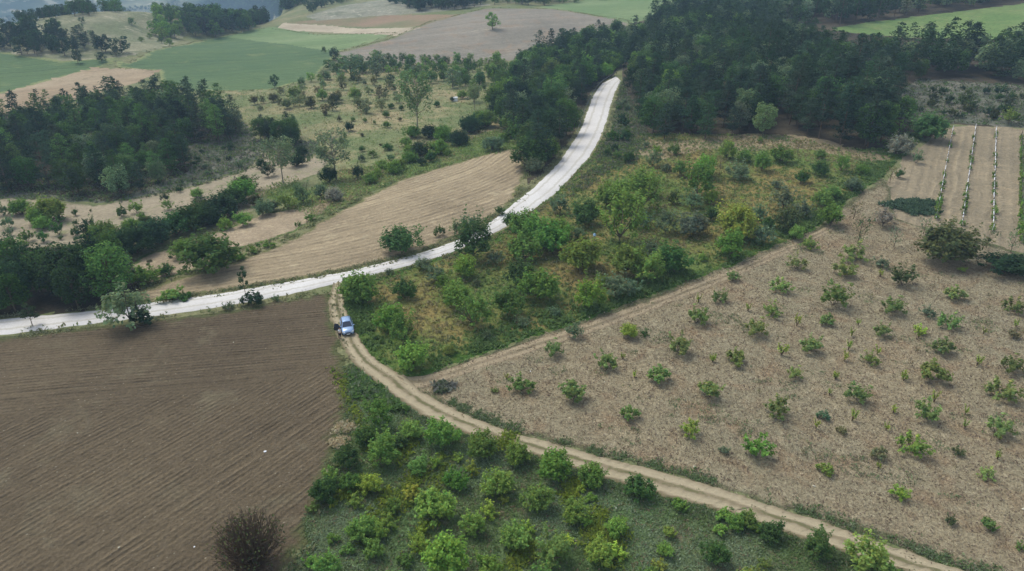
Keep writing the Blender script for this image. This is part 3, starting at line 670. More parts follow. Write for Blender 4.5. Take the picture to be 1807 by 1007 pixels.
lower = conv(500, 660, 2.9017, [(485,215,145,'g'),(650,280,112,'g'),(830,310,158,'g'),(1020,360,148,'g'),(520,400,165,'g'),(700,465,112,'g'),(775,450,66,'y'),(890,540,125,'g'),(965,485,66,'y'),(1205,420,125,'g'),
    (1395,465,165,'B'),(1590,525,130,'g'),(1525,580,52,'y'),(1100,555,155,'b'),(440,565,110,'y'),(345,550,105,'g'),(210,605,140,'d'),(775,670,190,'b'),(655,610,80,'y'),(570,680,72,'g'),(540,760,80,'b'),
    (375,650,75,'b'),(1290,640,145,'b'),(1050,700,80,'y'),(975,775,122,'b'),(1495,705,140,'b'),(1195,845,170,'b'),(395,805,145,'g'),(490,810,92,'b'),(690,870,95,'y'),(620,955,82,'g'),(260,835,62,'b'),
    (855,935,205,'b'),(1390,910,170,'g'),(1050,995,150,'g'),(1250,785,62,'y'),(1710,780,112,'b'),(1620,925,140,'b'),(1462,850,52,'y'),(1575,635,60,'b'),(225,1000,150,'g'),(150,690,58,'g'),(1700,910,80,'y'),
    (440,310,115,'d'),(330,430,125,'d'),(590,350,80,'d'),(250,520,80,'g'),(330,900,70,'g'),(900,430,50,'b'),(1130,640,46,'b'),(1560,760,46,'b'),(140,960,70,'g'),(720,790,60,'y'),(460,890,110,'g')])
lower += conv(1000, 760, 4.0156, [(505,400,200,'d'),(805,530,112,'g'),(730,720,92,'b'),(700,850,130,'g'),(1115,600,112,'b'),(1200,640,150,'g'),(1280,640,130,'g'),(1350,690,80,'y'),(1450,710,190,'d'),
    (1085,690,92,'b'),(1030,860,175,'d'),(350,870,112,'y'),(1770,820,200,'d'),(650,960,90,'y'),(1390,940,82,'g')]) + [(1527,988,70,'b'),(1575,1030,60,'g'),(1150,1030,50,'g'),(960,1040,60,'g'),(1320,1030,60,'b'),(700,1040,60,'g'),(850,1050,60,'b'),(1440,1050,60,'g')]
def dedupe(lst, f=.33, taken=[]):
    out = []
    for a in lst:
        if all(math.hypot(a[0]-b[0], a[1]-b[1]) > f * min(a[2], b[2]) for b in out): out.append(a)
    return out
meadow, field, lower = dedupe(meadow), dedupe(field, .5), dedupe(lower)

CAR_PX = (608, 577)
carg = G(612, 590)[0]
ORD = lambda k: '%d%s' % (k, 'th' if 10 <= k % 100 <= 20 else {1: 'st', 2: 'nd', 3: 'rd'}.get(k % 10, 'th'))
HWORD = dict(s='mid green', g='mid green', b='bright yellow-green', y='yellow-leaved', d='dark green', u='grey-green', B='vivid green', D='very dark green', n='nearly bare brownish', o='dull olive', p='pale green', w='whitish', P='dark', Q='dark')
def add_traced(lst, choose, what, cat, where, group):
    """plants a traced list; labels give colour, size and the rank by distance from the parked car among those of that colour"""
    pos = []
    for a in lst:
        pr, Hk = choose(a); hp = 1.0
        x, y, W = place(a[0], a[1], a[2], .9, Hk); pos.append((x, y, W, pr, Hk, a))
    byhue = {}
    for p in pos: byhue.setdefault(p[5][3] if len(p[5]) > 3 else '', []).append(p)
    for h, ps in byhue.items():
        ps.sort(key=lambda p: math.hypot(p[0] - carg[0], p[1] - carg[1]))
        ws = sorted(p[2] for p in ps)
        for k, (x, y, W, pr, Hk, a) in enumerate(ps):
            size = 'large' if W > ws[int(len(ws) * .7)] else ('small' if W < ws[int(len(ws) * .3)] else 'medium')
            rank = 'only one so coloured' if len(ps) == 1 else ('%s such from the car' % (ORD(k + 1) if k else 'first'))
            label = ('%s %s %s %s, %s' % (size, HWORD.get(h, ''), what, where, rank)).replace('  ', ' ')
            plant(pr, x, y, W, Hk, h if h else 'y', label, cat, group)
def ch_meadow(a):
    if a[3] == 'u' or a[2] == 178/2.962: return (OPENB if R.random() < .6 else BUSH), R.uniform(.75, .95)
    if a[3] == 'y': return LOWT, 1.1
    return BUSH, R.uniform(.9, 1.08)
add_traced(meadow, ch_meadow, 'fruit tree', 'tree', 'in the meadow orchard', 'fruit trees of the meadow orchard')
add_traced(meadow_bare, lambda a: (THIN, 1.4), 'thin tree', 'tree', 'in the rough meadow orchard', 'thin trees of the meadow orchard')
add_traced([(*a[:3], 's' if a[3] == 'g' else a[3]) for a in field], lambda a: (SMALLB, R.uniform(.75, 1.0)), 'leafy young tree', 'young tree', 'in the dry mown field', 'young trees in the dry mown field')
add_traced(shoots, lambda a: (SHOOT, R.uniform(.9, 1.2)), 'tiny yellow-leaved shoot', 'seedling', 'in the dry mown field', 'yellow shoots in the dry mown field')
add_traced([(*a, 'n') for a in sticks], lambda a: (THIN, 1.0), 'twig-like sapling', 'sapling', 'in the dry mown field', 'bare saplings in the dry mown field')
def ch_low(a):
    if a[2] < 30: return SMALLB, R.uniform(.8, 1)
    return BUSH, R.uniform(.85, 1.05)
add_traced(lower, ch_low, 'orchard bush', 'bush', 'in the orchard below the track', 'bushes of the orchard below the track')

def one(protos, px, py, w, Hk, hue, label, cat, name=None, group=None, i=None):
    x, y, W = place(px, py, w, .9 if protos not in (PINE, SPARSE, SAPL) else 1.7, Hk)
    return plant(protos, x, y, W, Hk, hue, label, cat, group, name, i=i)
# single trees and bushes
one(TWIG, 447, 960, 112, 1.05, 'o', 'big round leafless twiggy bush at the bottom edge of the ploughed brown field', 'bush')
one(LOWT, 712, 422, 62, .8, 'd', 'round dark bush standing alone on the tan stubble field above the white road', 'bush', 'round_bush')
one(SMALLB, 776, 407, 19, 1.2, 'd', 'small upright dark shrub on the stubble field right of the round bush', 'shrub')
for q, (a, b, w, h) in enumerate([(806,402,24,'u'),(822,398,28,'u'),(838,391,26,'u')]):
    one(OPENB, a, b, w, 1.1, h, ['first', 'middle', 'last'][q] + ' of three wispy grey-green shrubs on the road bank of the stubble field', 'shrub', 'roadside_shrub', 'wispy shrubs on the bank of the stubble field')
one(LOWT, 365, 449, 92, .8, 'd', 'big rounded dark bush at the corner of the pale fallow strip', 'bush', 'round_bush')
one(LOWT, 330, 438, 44, .8, 'g', 'lighter green bush pressed against the big dark bush by the fallow strip', 'bush', 'round_bush')
one(OPENB, 232, 543, 74, 1.0, 'u', 'tall grey-green shrub in front of the white road at the edge of the brown field', 'bush', 'roadside_shrub')
one(SMALLB, 257, 557, 38, .9, 'D', 'low dark shrub at the foot of the tall roadside shrub', 'shrub')
one(SMALLB, 200, 533, 28, .8, 'g', 'small bright shrub behind the tall roadside shrub beyond the white road', 'shrub')
one(SAPL, 434, 503, 19, 1.3, 'D', 'slim dark sapling standing against the white road above a low shrub', 'sapling')
one(SMALLB, 445, 527, 36, .8, 'D', 'low dark shrub at the foot of the slim roadside sapling', 'shrub')
one(SAPL, 58, 560, 26, .8, 'D', 'small dark sapling with a bare stem before the white road near the frame edge', 'sapling')
one(SMALLB, 402, 541, 18, .7, 'u', 'little grey weed clump on the road verge between sapling and tall shrub', 'weed')
one(SMALLB, 486, 526, 14, .7, 'u', 'little weed clump on the road verge right of the slim sapling', 'weed')
one(SMALLB, 305, 519, 40, .6, 'g', 'low spreading green shrub on the upper verge of the white road', 'shrub')
one(SMALLB, 330, 522, 26, .6, 'd', 'small dark shrub touching the low spreading shrub on the upper verge', 'shrub')
one(BUSH, 255, 485, 46, .8, 'g', 'umbrella-shaped fruit tree at the end of the roadside wood', 'tree')
one(OPENB, 294, 476, 26, .9, 'd', 'small fruit tree between the roadside wood and the big dark bush', 'tree')
one(SMALLB, 884, 372, 20, .9, 'd', 'dark shrub on the road bank at the upper end of the stubble field', 'shrub')
one(LOWT, 1668, 427, 88, .85, 'o', 'big olive-green bush at the foot of the vineyard', 'bush', 'round_bush')
one(BUSH, 1700, 420, 30, .8, 'o', 'small olive side bush leaning on the big bush below the vineyard', 'bush', 'round_bush')
one(OPENB, 1557, 385, 38, .9, 'w', 'silvery grey shrub between the vivid tree and the brush heap', 'shrub', 'silver_shrub')
one(LOWT, 1770, 465, 70, .5, 'D', 'wide low dark green shrub on the field edge right of the big olive bush', 'bush', 'low_bush')
one(LOWT, 1810, 470, 60, .6, 'D', 'low dark green shrub cut by the frame edge below the vineyard', 'bush', 'low_bush')
for q, (a, b, w) in enumerate([(1740,425,24),(1783,432,26),(1577,424,24),(1629,402,20),(1808,430,20)]):
    one(THIN, a, b, w, 1.2, 'u', ['thin grey fruit tree under the third vineyard row', 'thin grey fruit tree under the last vineyard row', 'thin grey tree left of the big olive bush', 'thin tree behind the big olive bush near the brush heap', 'thin grey tree at the frame edge below the vineyard'][q], 'tree', 'thin_tree')
one(THIN, 1506, 375, 22, 1.2, 'n', 'thin brown tree right of the vivid green tree at the path end', 'tree', 'thin_tree')
one(THIN, 1514, 412, 32, 1.3, 'u', 'tall thin grey tree above the shrubs at the top of the dry field', 'tree', 'thin_tree')
one(OPENB, 1012, 584, 28, 1.0, 'u', 'faint grey-green sapling beside the earth path', 'sapling')
one(BUSH, 1108, 582, 30, .9, 'y', 'bright yellow young tree near the earth path in the dry field', 'young tree')
one(SMALLB, 1616, 278, 16, 1.4, 'u', 'small twiggy shrub on bare soil left of the vineyard', 'shrub')
one(THIN, 1570, 312, 20, 1.2, 'n', 'brown bare shrub at the meadow corner left of the vineyard', 'shrub', 'bare_shrub')
one(SMALLB, 1586, 306, 16, 1.1, 'd', 'small dark shrub beside the brown bare shrub', 'shrub')
one(LOWT, 1580, 256, 44, .9, 'w', 'silver-grey bush at the edge of the pine wood above the meadow', 'bush', 'silver_shrub')
one(LOWT, 1630, 222, 60, .85, 'd', 'wide dark bush where pine wood and vineyard meet', 'bush', 'round_bush')
one(OPENB, 1779, 206, 26, 1.1, 'b', 'bright green shrub on the scrubby clearing above the vineyard', 'shrub')
one(OPENB, 1700, 178, 30, .9, 'd', 'dark shrub in the middle of the scrubby clearing', 'shrub')
one(ROUND, 869, 41, 24, 1.0, 'g', 'lone round tree on the grey-brown mound field', 'tree', 'lone_tree')
one(ROUND, 485, 146, 17, 1.1, 'D', 'lone dark tree on the lower edge of the wheat field', 'tree', 'lone_tree')
one(ROUND, 138, 103, 17, 1.1, 'D', 'lone dark tree on the green slope by the far pale field', 'tree', 'lone_tree')
one(ROUND, 590, 98, 20, .9, 'D', 'dark bush at the tip of the wheat field by the mound', 'bush', 'round_bush')
one(ROUND, 572, 89, 9, 1.0, 'd', 'tiny bush at the wheat field edge above the dark bush', 'bush', 'round_bush')
one(ROUND, 581, 116, 18, .8, 'd', 'low green bush below the tip of the wheat field', 'bush', 'round_bush')
one(SPARSE, 737, 192, 56, 1.0, 'u', 'tall airy poplar with a pale trunk above the hedge', 'poplar', 'poplar_tree', i=0)
one(SPARSE, 594, 282, 58, .75, 'u', 'airy tree with bare pale limbs above the tan field corner', 'tree', 'open_tree', i=1)
one(SPARSE, 500, 290, 50, .85, 'u', 'thin leaning airy tree over the bright green strip', 'tree', 'open_tree', i=2)
one(SPARSE, 838, 175, 24, 1.0, 'u', 'slender airy tree between the pasture and the dark wood', 'tree', 'open_tree', i=2)
# ---------------------------------------------------------------- woods, hedges and far trees
def scatter(pts, spacing, jit=.42, seed=0):
    """jittered grid of ground points inside a polygon given by photo points"""
    P = poly_ground(pts, 14, .1, seed); r = np.random.default_rng(seed + 77)
    mn, mx = P.min(0), P.max(0)
    xs, ys = np.meshgrid(np.arange(mn[0], mx[0], spacing), np.arange(mn[1], mx[1], spacing)); xs = xs.ravel() + r.normal(0, spacing * jit, xs.size); ys = ys.ravel() + r.normal(0, spacing * jit, ys.size)
    k = inside(P, xs, ys); return np.stack([xs[k], ys[k]], 1)
def infront(x, y):
    z = Z(x, y); d = y * CP - (z - CAM_H) * SP; u = 903.5 + FPX * x / d; v = 503.5 - FPX * ((z - CAM_H) * CP + y * SP) / d
    return u, v
def hidden_by_ground(x, y, h):
    t = np.linspace(.15, .97, 40); z = Z(x, y) + h
    X = x[:, None] * t; Y = y[:, None] * t; return (Z(X, Y) > CAM_H + (z[:, None] - CAM_H) * t).any(1)
def clear_of_road(x, y, w):
    d1, _, _ = seg_near(ROADL, x, y, False); d2, _, _ = seg_near(ROADR, x, y, False)
    return (np.minimum(d1, d2) > w) & ~inside(np.concatenate([ROADL, ROADR[::-1]]), x, y)
MASS = []      # trees beyond the count of individuals, joined into one mass per wood
def wood(pts, spacing, kinds, label, group, seed, keep=300, road=2.5, margin=60):
    """kinds: list of (weight, protos, (hmin, hmax), proto height, hues, name, cat)"""
    g = scatter(pts, spacing, .4, seed)
    u, v = infront(g[:, 0], g[:, 1]); k = (u > -margin) & (u < 1807 + margin) & (v > -25) & ~hidden_by_ground(g[:, 0], g[:, 1], 9.0) & clear_of_road(g[:, 0], g[:, 1], road); g = g[k]
    g = g[np.argsort(np.hypot(g[:, 0], g[:, 1]))]
    w = np.array([q[0] for q in kinds], float); w /= w.sum(); n = 0
    az = np.arctan2(g[:, 0], g[:, 1]); rr = np.hypot(g[:, 0], g[:, 1]); gap = max(2.5, spacing * .5)
    front = [i for i in range(len(g)) if not ((np.abs(az - az[i]) * rr[i] < gap) & (rr < rr[i] - .1)).any()] if len(g) > 12 else range(len(g))
    fr = {i: k + 1 for k, i in enumerate(sorted(front, key=lambda i: az[i]))}
    for gi, (x, y) in enumerate(g):
        q = kinds[R.choice(len(kinds), p=w)]; h = R.uniform(*q[2]) * (1 + .1 * math.sin(x * .09) + .08 * math.sin(y * .13 + 1)); W = h / q[3]; hue = q[4][R.integers(len(q[4]))]
        if n < keep:
            lb = label % q[5].replace('_', ' ')
            if gi in fr: lb = lb + ', front row, %s from left' % ORD(fr[gi])
            for cut in ('tall ', 'dense ', 'scattered ', 'the ', 'dark '):
                if len(lb.split()) > 16: lb = lb.replace(cut, '', 1)
            plant(q[1], x, y, W / 1.18 * R.uniform(.9, 1.15), 1.0, hue, lb, q[6], group % (q[5].replace('_', ' ') + 's'), q[5]); n += 1
        else: MASS.append((q[1], x, y, W, hue))
    print('wood', seed, len(g))
PN = lambda w, a, b, hues='PQQD': (w, PINE, (a, b), 1.66, hues, 'pine_tree', 'pine')
BL = lambda w, a, b, hues='dDdQ', pr=None, ph=1.25, nm='broadleaf_tree': (w, pr or TREE, (a, b), ph, hues, nm, 'tree')
wood([(-60,345),(-60,215),(0,215),(60,205),(130,200),(200,190),(290,185),(330,190),(400,205),(430,232),(415,252),(345,258),(320,275),(345,300),(300,322),(200,352),(150,352),(60,338)], 5.2,
     [PN(3, 8, 12, 'PQQd'), BL(1, 6.5, 9.5, 'dduQ')], 'tall dark %s in the dense plantation at the left', '%s of the dense plantation', 1, keep=120)
wood([(-90,566),(-90,505),(0,505),(120,502),(190,494),(228,498),(232,520),(208,542),(100,553)], 3.5,
     [BL(3, 6.8, 8.8, 'dDdD', nm='woodland_tree'), PN(1, 7, 9)], 'tall %s in the roadside wood at the left frame edge', '%s of the roadside wood', 2, keep=60, road=1.6)
wood([(1128,238),(1180,252),(1240,248),(1320,240),(1400,239),(1450,246),(1520,270),(1576,266),(1600,215),(1560,172),(1620,140),(1700,140),(1840,150),(1860,96),(1807,100),(1700,108),(1600,112),(1500,104),(1440,90),(1380,60),(1330,30),(1200,32),(1125,60),(1098,100),(1112,150)], 5.6,
     [PN(3, 10, 14), BL(1.5, 7, 10.5, 'dduuD')], 'tall dark %s in the wood on the right hillside', '%s of the right hillside wood', 3, keep=190)
wood([(1100,92),(1130,60),(1210,60),(1330,60),(1300,130),(1210,170),(1140,180),(1110,150)], 7, [BL(1, 7, 10, 'gddu', nm='woodland_tree')], 'green %s among the pines above the bend of the white road', 'green %s above the road bend', 4, keep=40)
wood([(878,168),(920,118),(1000,80),(1085,52),(1110,62),(1092,118),(1058,148),(1038,172),(1020,225),(996,262),(960,300),(930,322),(922,262),(890,225),(872,205)], 5.2,
     [BL(2.2, 6, 8.5, 'ddugD', LOWT, .95, 'hillside_tree'), BL(1, 7, 10, 'ddD', nm='hillside_tree'), PN(1, 9, 12)], 'dark %s in the wood along the upper white road', '%s of the wood along the upper road', 5, keep=140)
wood([(1200,30),(1330,34),(1452,52),(1540,36),(1640,24),(1807,4),(1900,-10),(1900,-60),(1400,-60),(1180,-40)], 7.5, [BL(2, 8, 12, 'dDDu', ROUND, 1.05, 'distant_tree'), PN(1, 10, 14)], 'far dark %s beyond the upper green meadow', 'far %s beyond the upper green meadow', 6, keep=45)
wood([(690,14),(740,20),(830,16),(860,4),(860,-30),(690,-30)], 8, [BL(1, 8, 12, 'DDP', ROUND, 1.05, 'distant_tree')], 'far dark %s behind the mound field', 'far %s behind the mound field', 7, keep=40)
wood([(870,8),(960,10),(1090,-2),(1250,-8),(1250,-50),(850,-50)], 9, [BL(1, 6, 10, 'Ddu', ROUND, 1.05, 'distant_tree')], 'far %s along the top edge beyond the mound', 'far %s beyond the mound', 8, keep=40)
wood([(325,66),(370,68),(440,56),(480,34),(520,14),(560,-8),(420,-20),(330,20)], 5.8, [BL(1, 7, 11, 'DDdP', ROUND, 1.05, 'distant_tree')], 'dark %s in the wood above the wheat field', 'dark %s above the wheat field', 9, keep=80)
wood([(540,26),(600,8),(640,-6),(600,-20),(540,4)], 8, [BL(1, 4, 7, 'DuD', ROUND, 1.05, 'distant_tree')], 'scattered far %s on the rocky slope', 'far %s on the rocky slope', 10, keep=30)
wood([(272,60),(290,72),(325,66),(330,30),(300,16),(280,20)], 5.5, [BL(1, 5, 8, 'ggd', ROUND, 1.05, 'distant_tree')], 'bright green %s on the left hill above the wheat field', 'bright %s on the left hill', 11, keep=30)
wood([(-20,84),(20,92),(50,100),(110,100),(195,92),(180,78),(110,66),(60,60),(-20,62)], 6, [BL(1, 6, 10, 'DDP', ROUND, 1.05, 'distant_tree'), PN(1, 8, 11, 'PDP')], 'dark %s in the grove below the dry left hill', 'dark %s of the grove below the dry hill', 12, keep=50)
wood([(10,42),(60,38),(120,32),(180,24),(270,17),(275,12),(150,16),(0,32)], 9, [BL(1, 5, 8, 'DDd', ROUND, 1.05, 'distant_tree')], 'dark %s on the crest of the dry left hill', 'dark %s on the hill crest', 13, keep=50)
wood([(650,112),(760,110),(900,108),(935,116),(905,150),(870,166),(800,150),(720,135),(650,130)], 5.6, [BL(1, 3.2, 4.8, 'gdgd', ROUND, 1.05, 'orchard_tree')], 'round %s in the orchard rows below the mound field', 'round %s below the mound field', 14, keep=120)
wood([(575,130),(600,112),(650,104),(680,108),(660,128),(600,140),(560,150),(530,158),(520,150)], 6, [BL(1, 3, 5, 'gdu', ROUND, 1.05, 'orchard_tree')], 'bushy %s at the upper corner of the pasture', 'bushy %s at the pasture corner', 15, keep=40)
wood([(445,245),(480,232),(540,240),(555,252),(530,262),(460,262)], 4.5, [BL(2, 5, 7.5, 'dDQ'), PN(1, 6, 8)], 'dark %s in the clump right of the plantation', 'dark %s of the clump by the plantation', 16, keep=40)
wood([(1105,250),(1085,290),(1060,300),(1075,260),(1090,215),(1092,180),(1110,180),(1125,235)], 5.5, [BL(1, 1.2, 2.6, 'duD', SMALLB, .75, 'low_shrub')], 'low %s on the scrubby bank right of the white road', '%s on the scrubby road bank', 17, keep=60, road=1.2)
wood([(1605,170),(1650,155),(1807,165),(1807,212),(1700,212),(1620,200)], 5.5, [BL(1, 1.2, 3, 'dDQo', SMALLB, .75, 'low_shrub')], '%s on the scrubby clearing above the vineyard', '%s on the scrubby clearing', 18, keep=60)
wood([(345,262),(430,250),(440,290),(340,325),(250,340),(330,300)], 6, [BL(1, .8, 2, 'duDQ', SMALLB, .75, 'low_shrub')], 'low %s on the grey scrub slope below the plantation', '%s on the grey scrub slope', 19, keep=50)
wood([(480,175),(600,140),(660,140),(700,160),(720,200),(650,215),(560,200),(480,190),(440,180)], 9, [BL(1, 2.6, 4.2, 'ppno', ROUND, 1.05, 'distant_tree')], 'pale wispy %s scattered over the dry pasture', 'pale %s over the dry pasture', 20, keep=40)

# trees beyond the individuals: one mass, far and half hidden
if MASS:
    Vs = []; Ts = []; 
    for pr, x, y, W, hue in MASS:
        me = pr[int(R.integers(len(pr)))][0]; k = len(me.vertices); co = np.empty(k * 3, np.float32); me.vertices.foreach_get('co', co); co = co.reshape(-1, 4, 3)
        tt = np.empty(k * 4, np.float32); me.attributes['tint'].data.foreach_get('color', tt); tt = tt.reshape(-1, 4, 4)
        s = R.random(len(co)) < .3; co = co[s]; tt = tt[s][:, 0, :3]; c = co.mean(1, keepdims=True); co = c + (co - c) * 1.75
        a = R.uniform(0, 6.28); ca, sa = math.cos(a), math.sin(a); co = co @ np.array([[ca, sa, 0], [-sa, ca, 0], [0, 0, 1]]) * W
        co = co + [x, y, float(Z(x, y))]; Vs.append(co.reshape(-1, 3)); Ts.append(tt * np.array(HUE[hue]) * math.exp(R.normal(0, .12)))
    me = quads_mesh('far_woodland', np.concatenate(Vs), np.concatenate(Ts), (M_LEAF,))
    link('far_woodland', me, kind='stuff', label='dense mass of dark trees filling the upper slope behind the front trees', cat='woodland')
    print('mass', len(MASS), len(me.polygons))

# hedgerows and rows, traced as runs of bushes: (px, py, width px, hue)
def run(lst, what, where, group, cat='bush', name='hedge_bush', protos=None, Hk=(.75, .95)):
    byh = {}
    for a in lst: byh.setdefault(a[3], []).append(a)
    for h, ps in byh.items():
        ps.sort(key=lambda a: a[0])
        for k, a in enumerate(ps):
            pr = protos or (LOWT if a[2] > 26 else BUSH); hk = R.uniform(*Hk); x, y, W = place(a[0], a[1], a[2], .9, hk)
            lab = '%s %s %s, %s' % (HWORD[h], what, where, ORD(k + 1) + ' from left' if len(ps) > 1 else 'only one')
            plant(pr, x, y, W, hk, h, lab, cat, group, name)
c4 = lambda l: conv(0, 330, 2.962, l)
run(c4([(500,235,95,'g'),(560,230,130,'g'),(640,270,130,'d'),(720,280,190,'D'),(800,225,130,'d'),(850,230,170,'D'),(920,190,150,'d'),(985,165,170,'d'),(1060,120,160,'d'),(1110,150,130,'D'),(1150,100,170,'D'),
        (1210,60,150,'d'),(1260,20,150,'g'),(1290,-20,110,'d'),(1330,70,70,'o'),(760,180,80,'d'),(690,200,90,'g')]), 'bush', 'in the thick hedge across the young orchard', 'bushes of the thick hedge')
run(c4([(115,105,115,'g'),(200,150,110,'g'),(265,120,150,'b'),(230,185,80,'g'),(1030,35,72,'g'),(885,97,55,'b')]), 'bushy tree', 'in the young orchard on grey soil', 'bushy trees of the young orchard', 'tree', 'fruit_tree')
run(c4([(635,125,55,'d'),(715,105,60,'g'),(745,150,45,'g'),(865,52,42,'o'),(395,130,32,'d'),(402,185,30,'d'),(395,228,48,'d'),(400,268,26,'d'),(475,185,52,'D'),(475,120,14,'d'),(310,215,62,'d'),(318,165,42,'d'),
        (145,250,62,'g'),(230,258,60,'d'),(237,195,40,'d'),(320,262,26,'d'),(120,292,42,'g'),(30,300,80,'D'),(60,230,40,'u'),(690,180,30,'D'),(940,10,30,'D'),(55,180,60,'u'),(20,120,60,'u')]), 'young tree', 'on the grey orchard soil', 'young trees on the grey soil', 'young tree', 'young_tree', SMALLB, (1.0, 1.3))
run(c4([(1180,195,76,'g'),(1272,165,92,'g'),(1375,110,95,'u'),(1430,95,82,'u'),(1510,85,95,'b'),(1585,45,95,'u'),(1680,25,76,'u')]), 'fruit tree', 'in the row above the fallow strip', 'row of fruit trees above the fallow strip', 'tree', 'fruit_tree', BUSH)
run(c4([(870,437,74,'g'),(775,400,20,'d'),(780,385,26,'o'),(893,362,22,'d'),(1240,302,18,'o'),(1350,300,22,'d'),(1405,285,18,'o'),(1325,325,60,'g'),(1400,300,60,'g'),(1620,155,60,'g'),(1560,190,30,'g'),(1255,365,70,'g')]), 'shrub', 'by the pale fallow strip', 'shrubs around the fallow strip', 'shrub', 'low_shrub', SMALLB, (.5, .75))
one(LOWT, 590, 343, 27, .95, 'w', 'whitish round shrub at the corner of the tan stubble field', 'bush', 'silver_shrub')
c7 = lambda l: conv(400, 130, 4.0156, l)
run(c7([(495,612,108,'D'),(250,640,72,'D'),(295,697,100,'D'),(535,548,92,'D'),(655,547,52,'D')]), 'round tree', 'on the reddish soil below the scrub slope', 'round trees on the reddish soil', 'tree', 'round_tree')
one(LOWT, 400+725/4.0156, 130+715/4.0156, 29, 1.1, 'D', 'dark round tree on a short trunk over the green strip', 'tree', 'round_tree')
run(c7([(865,375,66,'D'),(1140,360,52,'g'),(1135,287,50,'g'),(990,255,52,'g'),(1165,225,52,'d'),(1095,215,26,'d'),(980,325,36,'g'),(895,320,36,'g'),(1490,215,45,'d'),(1597,180,36,'D'),(1672,145,72,'b'),
        (910,150,95,'b'),(770,170,100,'o'),(480,145,100,'g'),(680,155,85,'g'),(1155,60,60,'D'),(1240,240,40,'d'),(1230,320,36,'n'),(905,265,14,'d'),(1030,120,22,'d'),(980,65,30,'o'),(240,240,40,'p'),(800,320,40,'n'),(700,280,36,'n'),(960,430,30,'o'),(1050,345,30,'g'),
        (330,170,75,'n'),(430,210,75,'p'),(200,185,70,'n'),(600,210,70,'n'),(385,130,50,'n')]), 'small tree', 'standing in the dry pasture', 'small trees of the dry pasture', 'tree', 'pasture_tree', BUSH, (.85, 1.1))
run(c7([(1310,410,110,'g'),(1430,410,120,'D'),(1270,480,90,'g'),(1380,530,130,'D'),(1500,520,135,'g'),(1640,455,125,'D'),(1540,410,120,'g'),(1720,370,135,'D'),(1790,310,110,'d'),(1290,590,115,'g'),(1310,540,90,'b'),
        (1100,640,95,'g'),(1180,665,115,'g'),(1240,640,100,'g'),(1010,740,105,'g'),(930,700,95,'D'),(1070,700,90,'b'),(1140,515,75,'d'),(960,530,55,'d'),(1090,500,24,'o'),(1040,570,65,'g'),(960,600,60,'u'),(1160,590,60,'u'),(1380,620,80,'D'),(1450,590,90,'d'),(1570,560,60,'g')])
    + conv(600,0,2.962,[(545,700,90,'g'),(620,720,105,'D'),(690,640,110,'D'),(770,620,110,'g'),(795,750,95,'u'),(850,720,60,'g'),(900,690,80,'o'),(830,560,90,'D'),(880,640,90,'d')]), 'bush', 'in the hedgerow above the tan stubble field', 'bushes of the hedgerow above the stubble field')
run(conv(600,0,2.962,[(60,365,120,'u'),(105,345,90,'u'),(210,335,85,'u'),(190,380,70,'u'),(475,412,62,'d'),(540,402,52,'d'),(590,425,90,'u'),(700,505,75,'u'),(870,402,50,'d'),(800,392,62,'d'),(265,422,46,'D'),(350,405,60,'g'),(640,400,70,'d'),(730,420,70,'d'),(400,380,60,'u')]), 'tree', 'at the upper edge of the pasture', 'trees along the upper edge of the pasture', 'tree', 'pasture_tree', ROUND, (.8, 1.0))
run([(145,36,10,'D'),(233,39,12,'d'),(285,72,12,'d'),(250,70,10,'g'),(160,58,8,'d'),(215,83,30,'D'),(205,92,16,'D'),(180,103,18,'D'),(300,76,14,'g'),(265,64,10,'g'),(105,42,8,'d')], 'shrub', 'on the dry left hill', 'shrubs on the dry left hill', 'shrub', 'hill_shrub', ROUND, (.7, .9))
one(PINE, 310, 10, 20, .9, 'Q', 'tall pale pine on the skyline above the wheat field', 'pine')
one(PINE, 962, 262, 36, .95, 'P', 'big leaning pine at the corner of tan field and white road', 'pine')
one(PINE, 948, 235, 42, 1.0, 'P', 'tall dark pine behind the tip of the tan stubble field', 'pine')
one(PINE, 900, 190, 36, .95, 'P', 'dark pine standing clear at the pasture side of the wood', 'pine')
one(LOWT, 945, 292, 34, .9, 'u', 'grey-green bush under the pines beside the upper road', 'bush')
one(LOWT, 1540, 190, 74, 1.05, 'Q', 'broad pine-like tree at the corner of the right wood', 'tree', i=0)
# ---------------------------------------------------------------- grass and weeds (stuff)
def in_poly_px(pts, n, seed, wig=.1):
    P = poly_ground(pts, 14, wig, seed) if not isinstance(pts, np.ndarray) else pts
    r = np.random.default_rng(seed); mn, mx = P.min(0), P.max(0); a = (mx - mn).prod()
    q = r.uniform(mn, mx, (n * 3, 2)); q = q[inside(P, q[:, 0], q[:, 1])]; return q[:n]
def grass(name, pts, label, colours, size=(.25, .5), k=4, seed=0, jit=.16, lay=.35):
    """tufts: k blades at each ground point; colours: callable(x, y, r) -> (n,3) albedo"""
    r = np.random.default_rng(seed + 3); x, y = pts[:, 0], pts[:, 1]; z = Z(x, y); n = len(x)
    c = np.repeat(np.stack([x, y, z], 1), k, 0) + r.normal(0, jit, (n * k, 3)) * [1, 1, 0]
    s = np.repeat(r.uniform(*size, n), k) * r.uniform(.6, 1.2, n * k); tip = np.stack([r.normal(0, lay, n * k), r.normal(0, lay, n * k), np.ones(n * k)], 1)
    c[:, 2] += s * .35
    V = leaf_quads(c, r.normal(size=(n * k, 3)) * [.7, .7, .25] + [0, 0, .75], s, .42, r, tip)
    col = np.repeat(colours(x, y, r), k, 0) * np.exp(r.normal(0, .18, (n * k, 1)))
    me = quads_mesh(name, V, np.clip(col, 0, .6), (M_LEAF,)); link(name, me, kind='stuff', label=label, cat='grass')
A_ = np.array
def blend(c1, c2, w): return A_(c1) * (1 - w[:, None]) + A_(c2) * w[:, None]
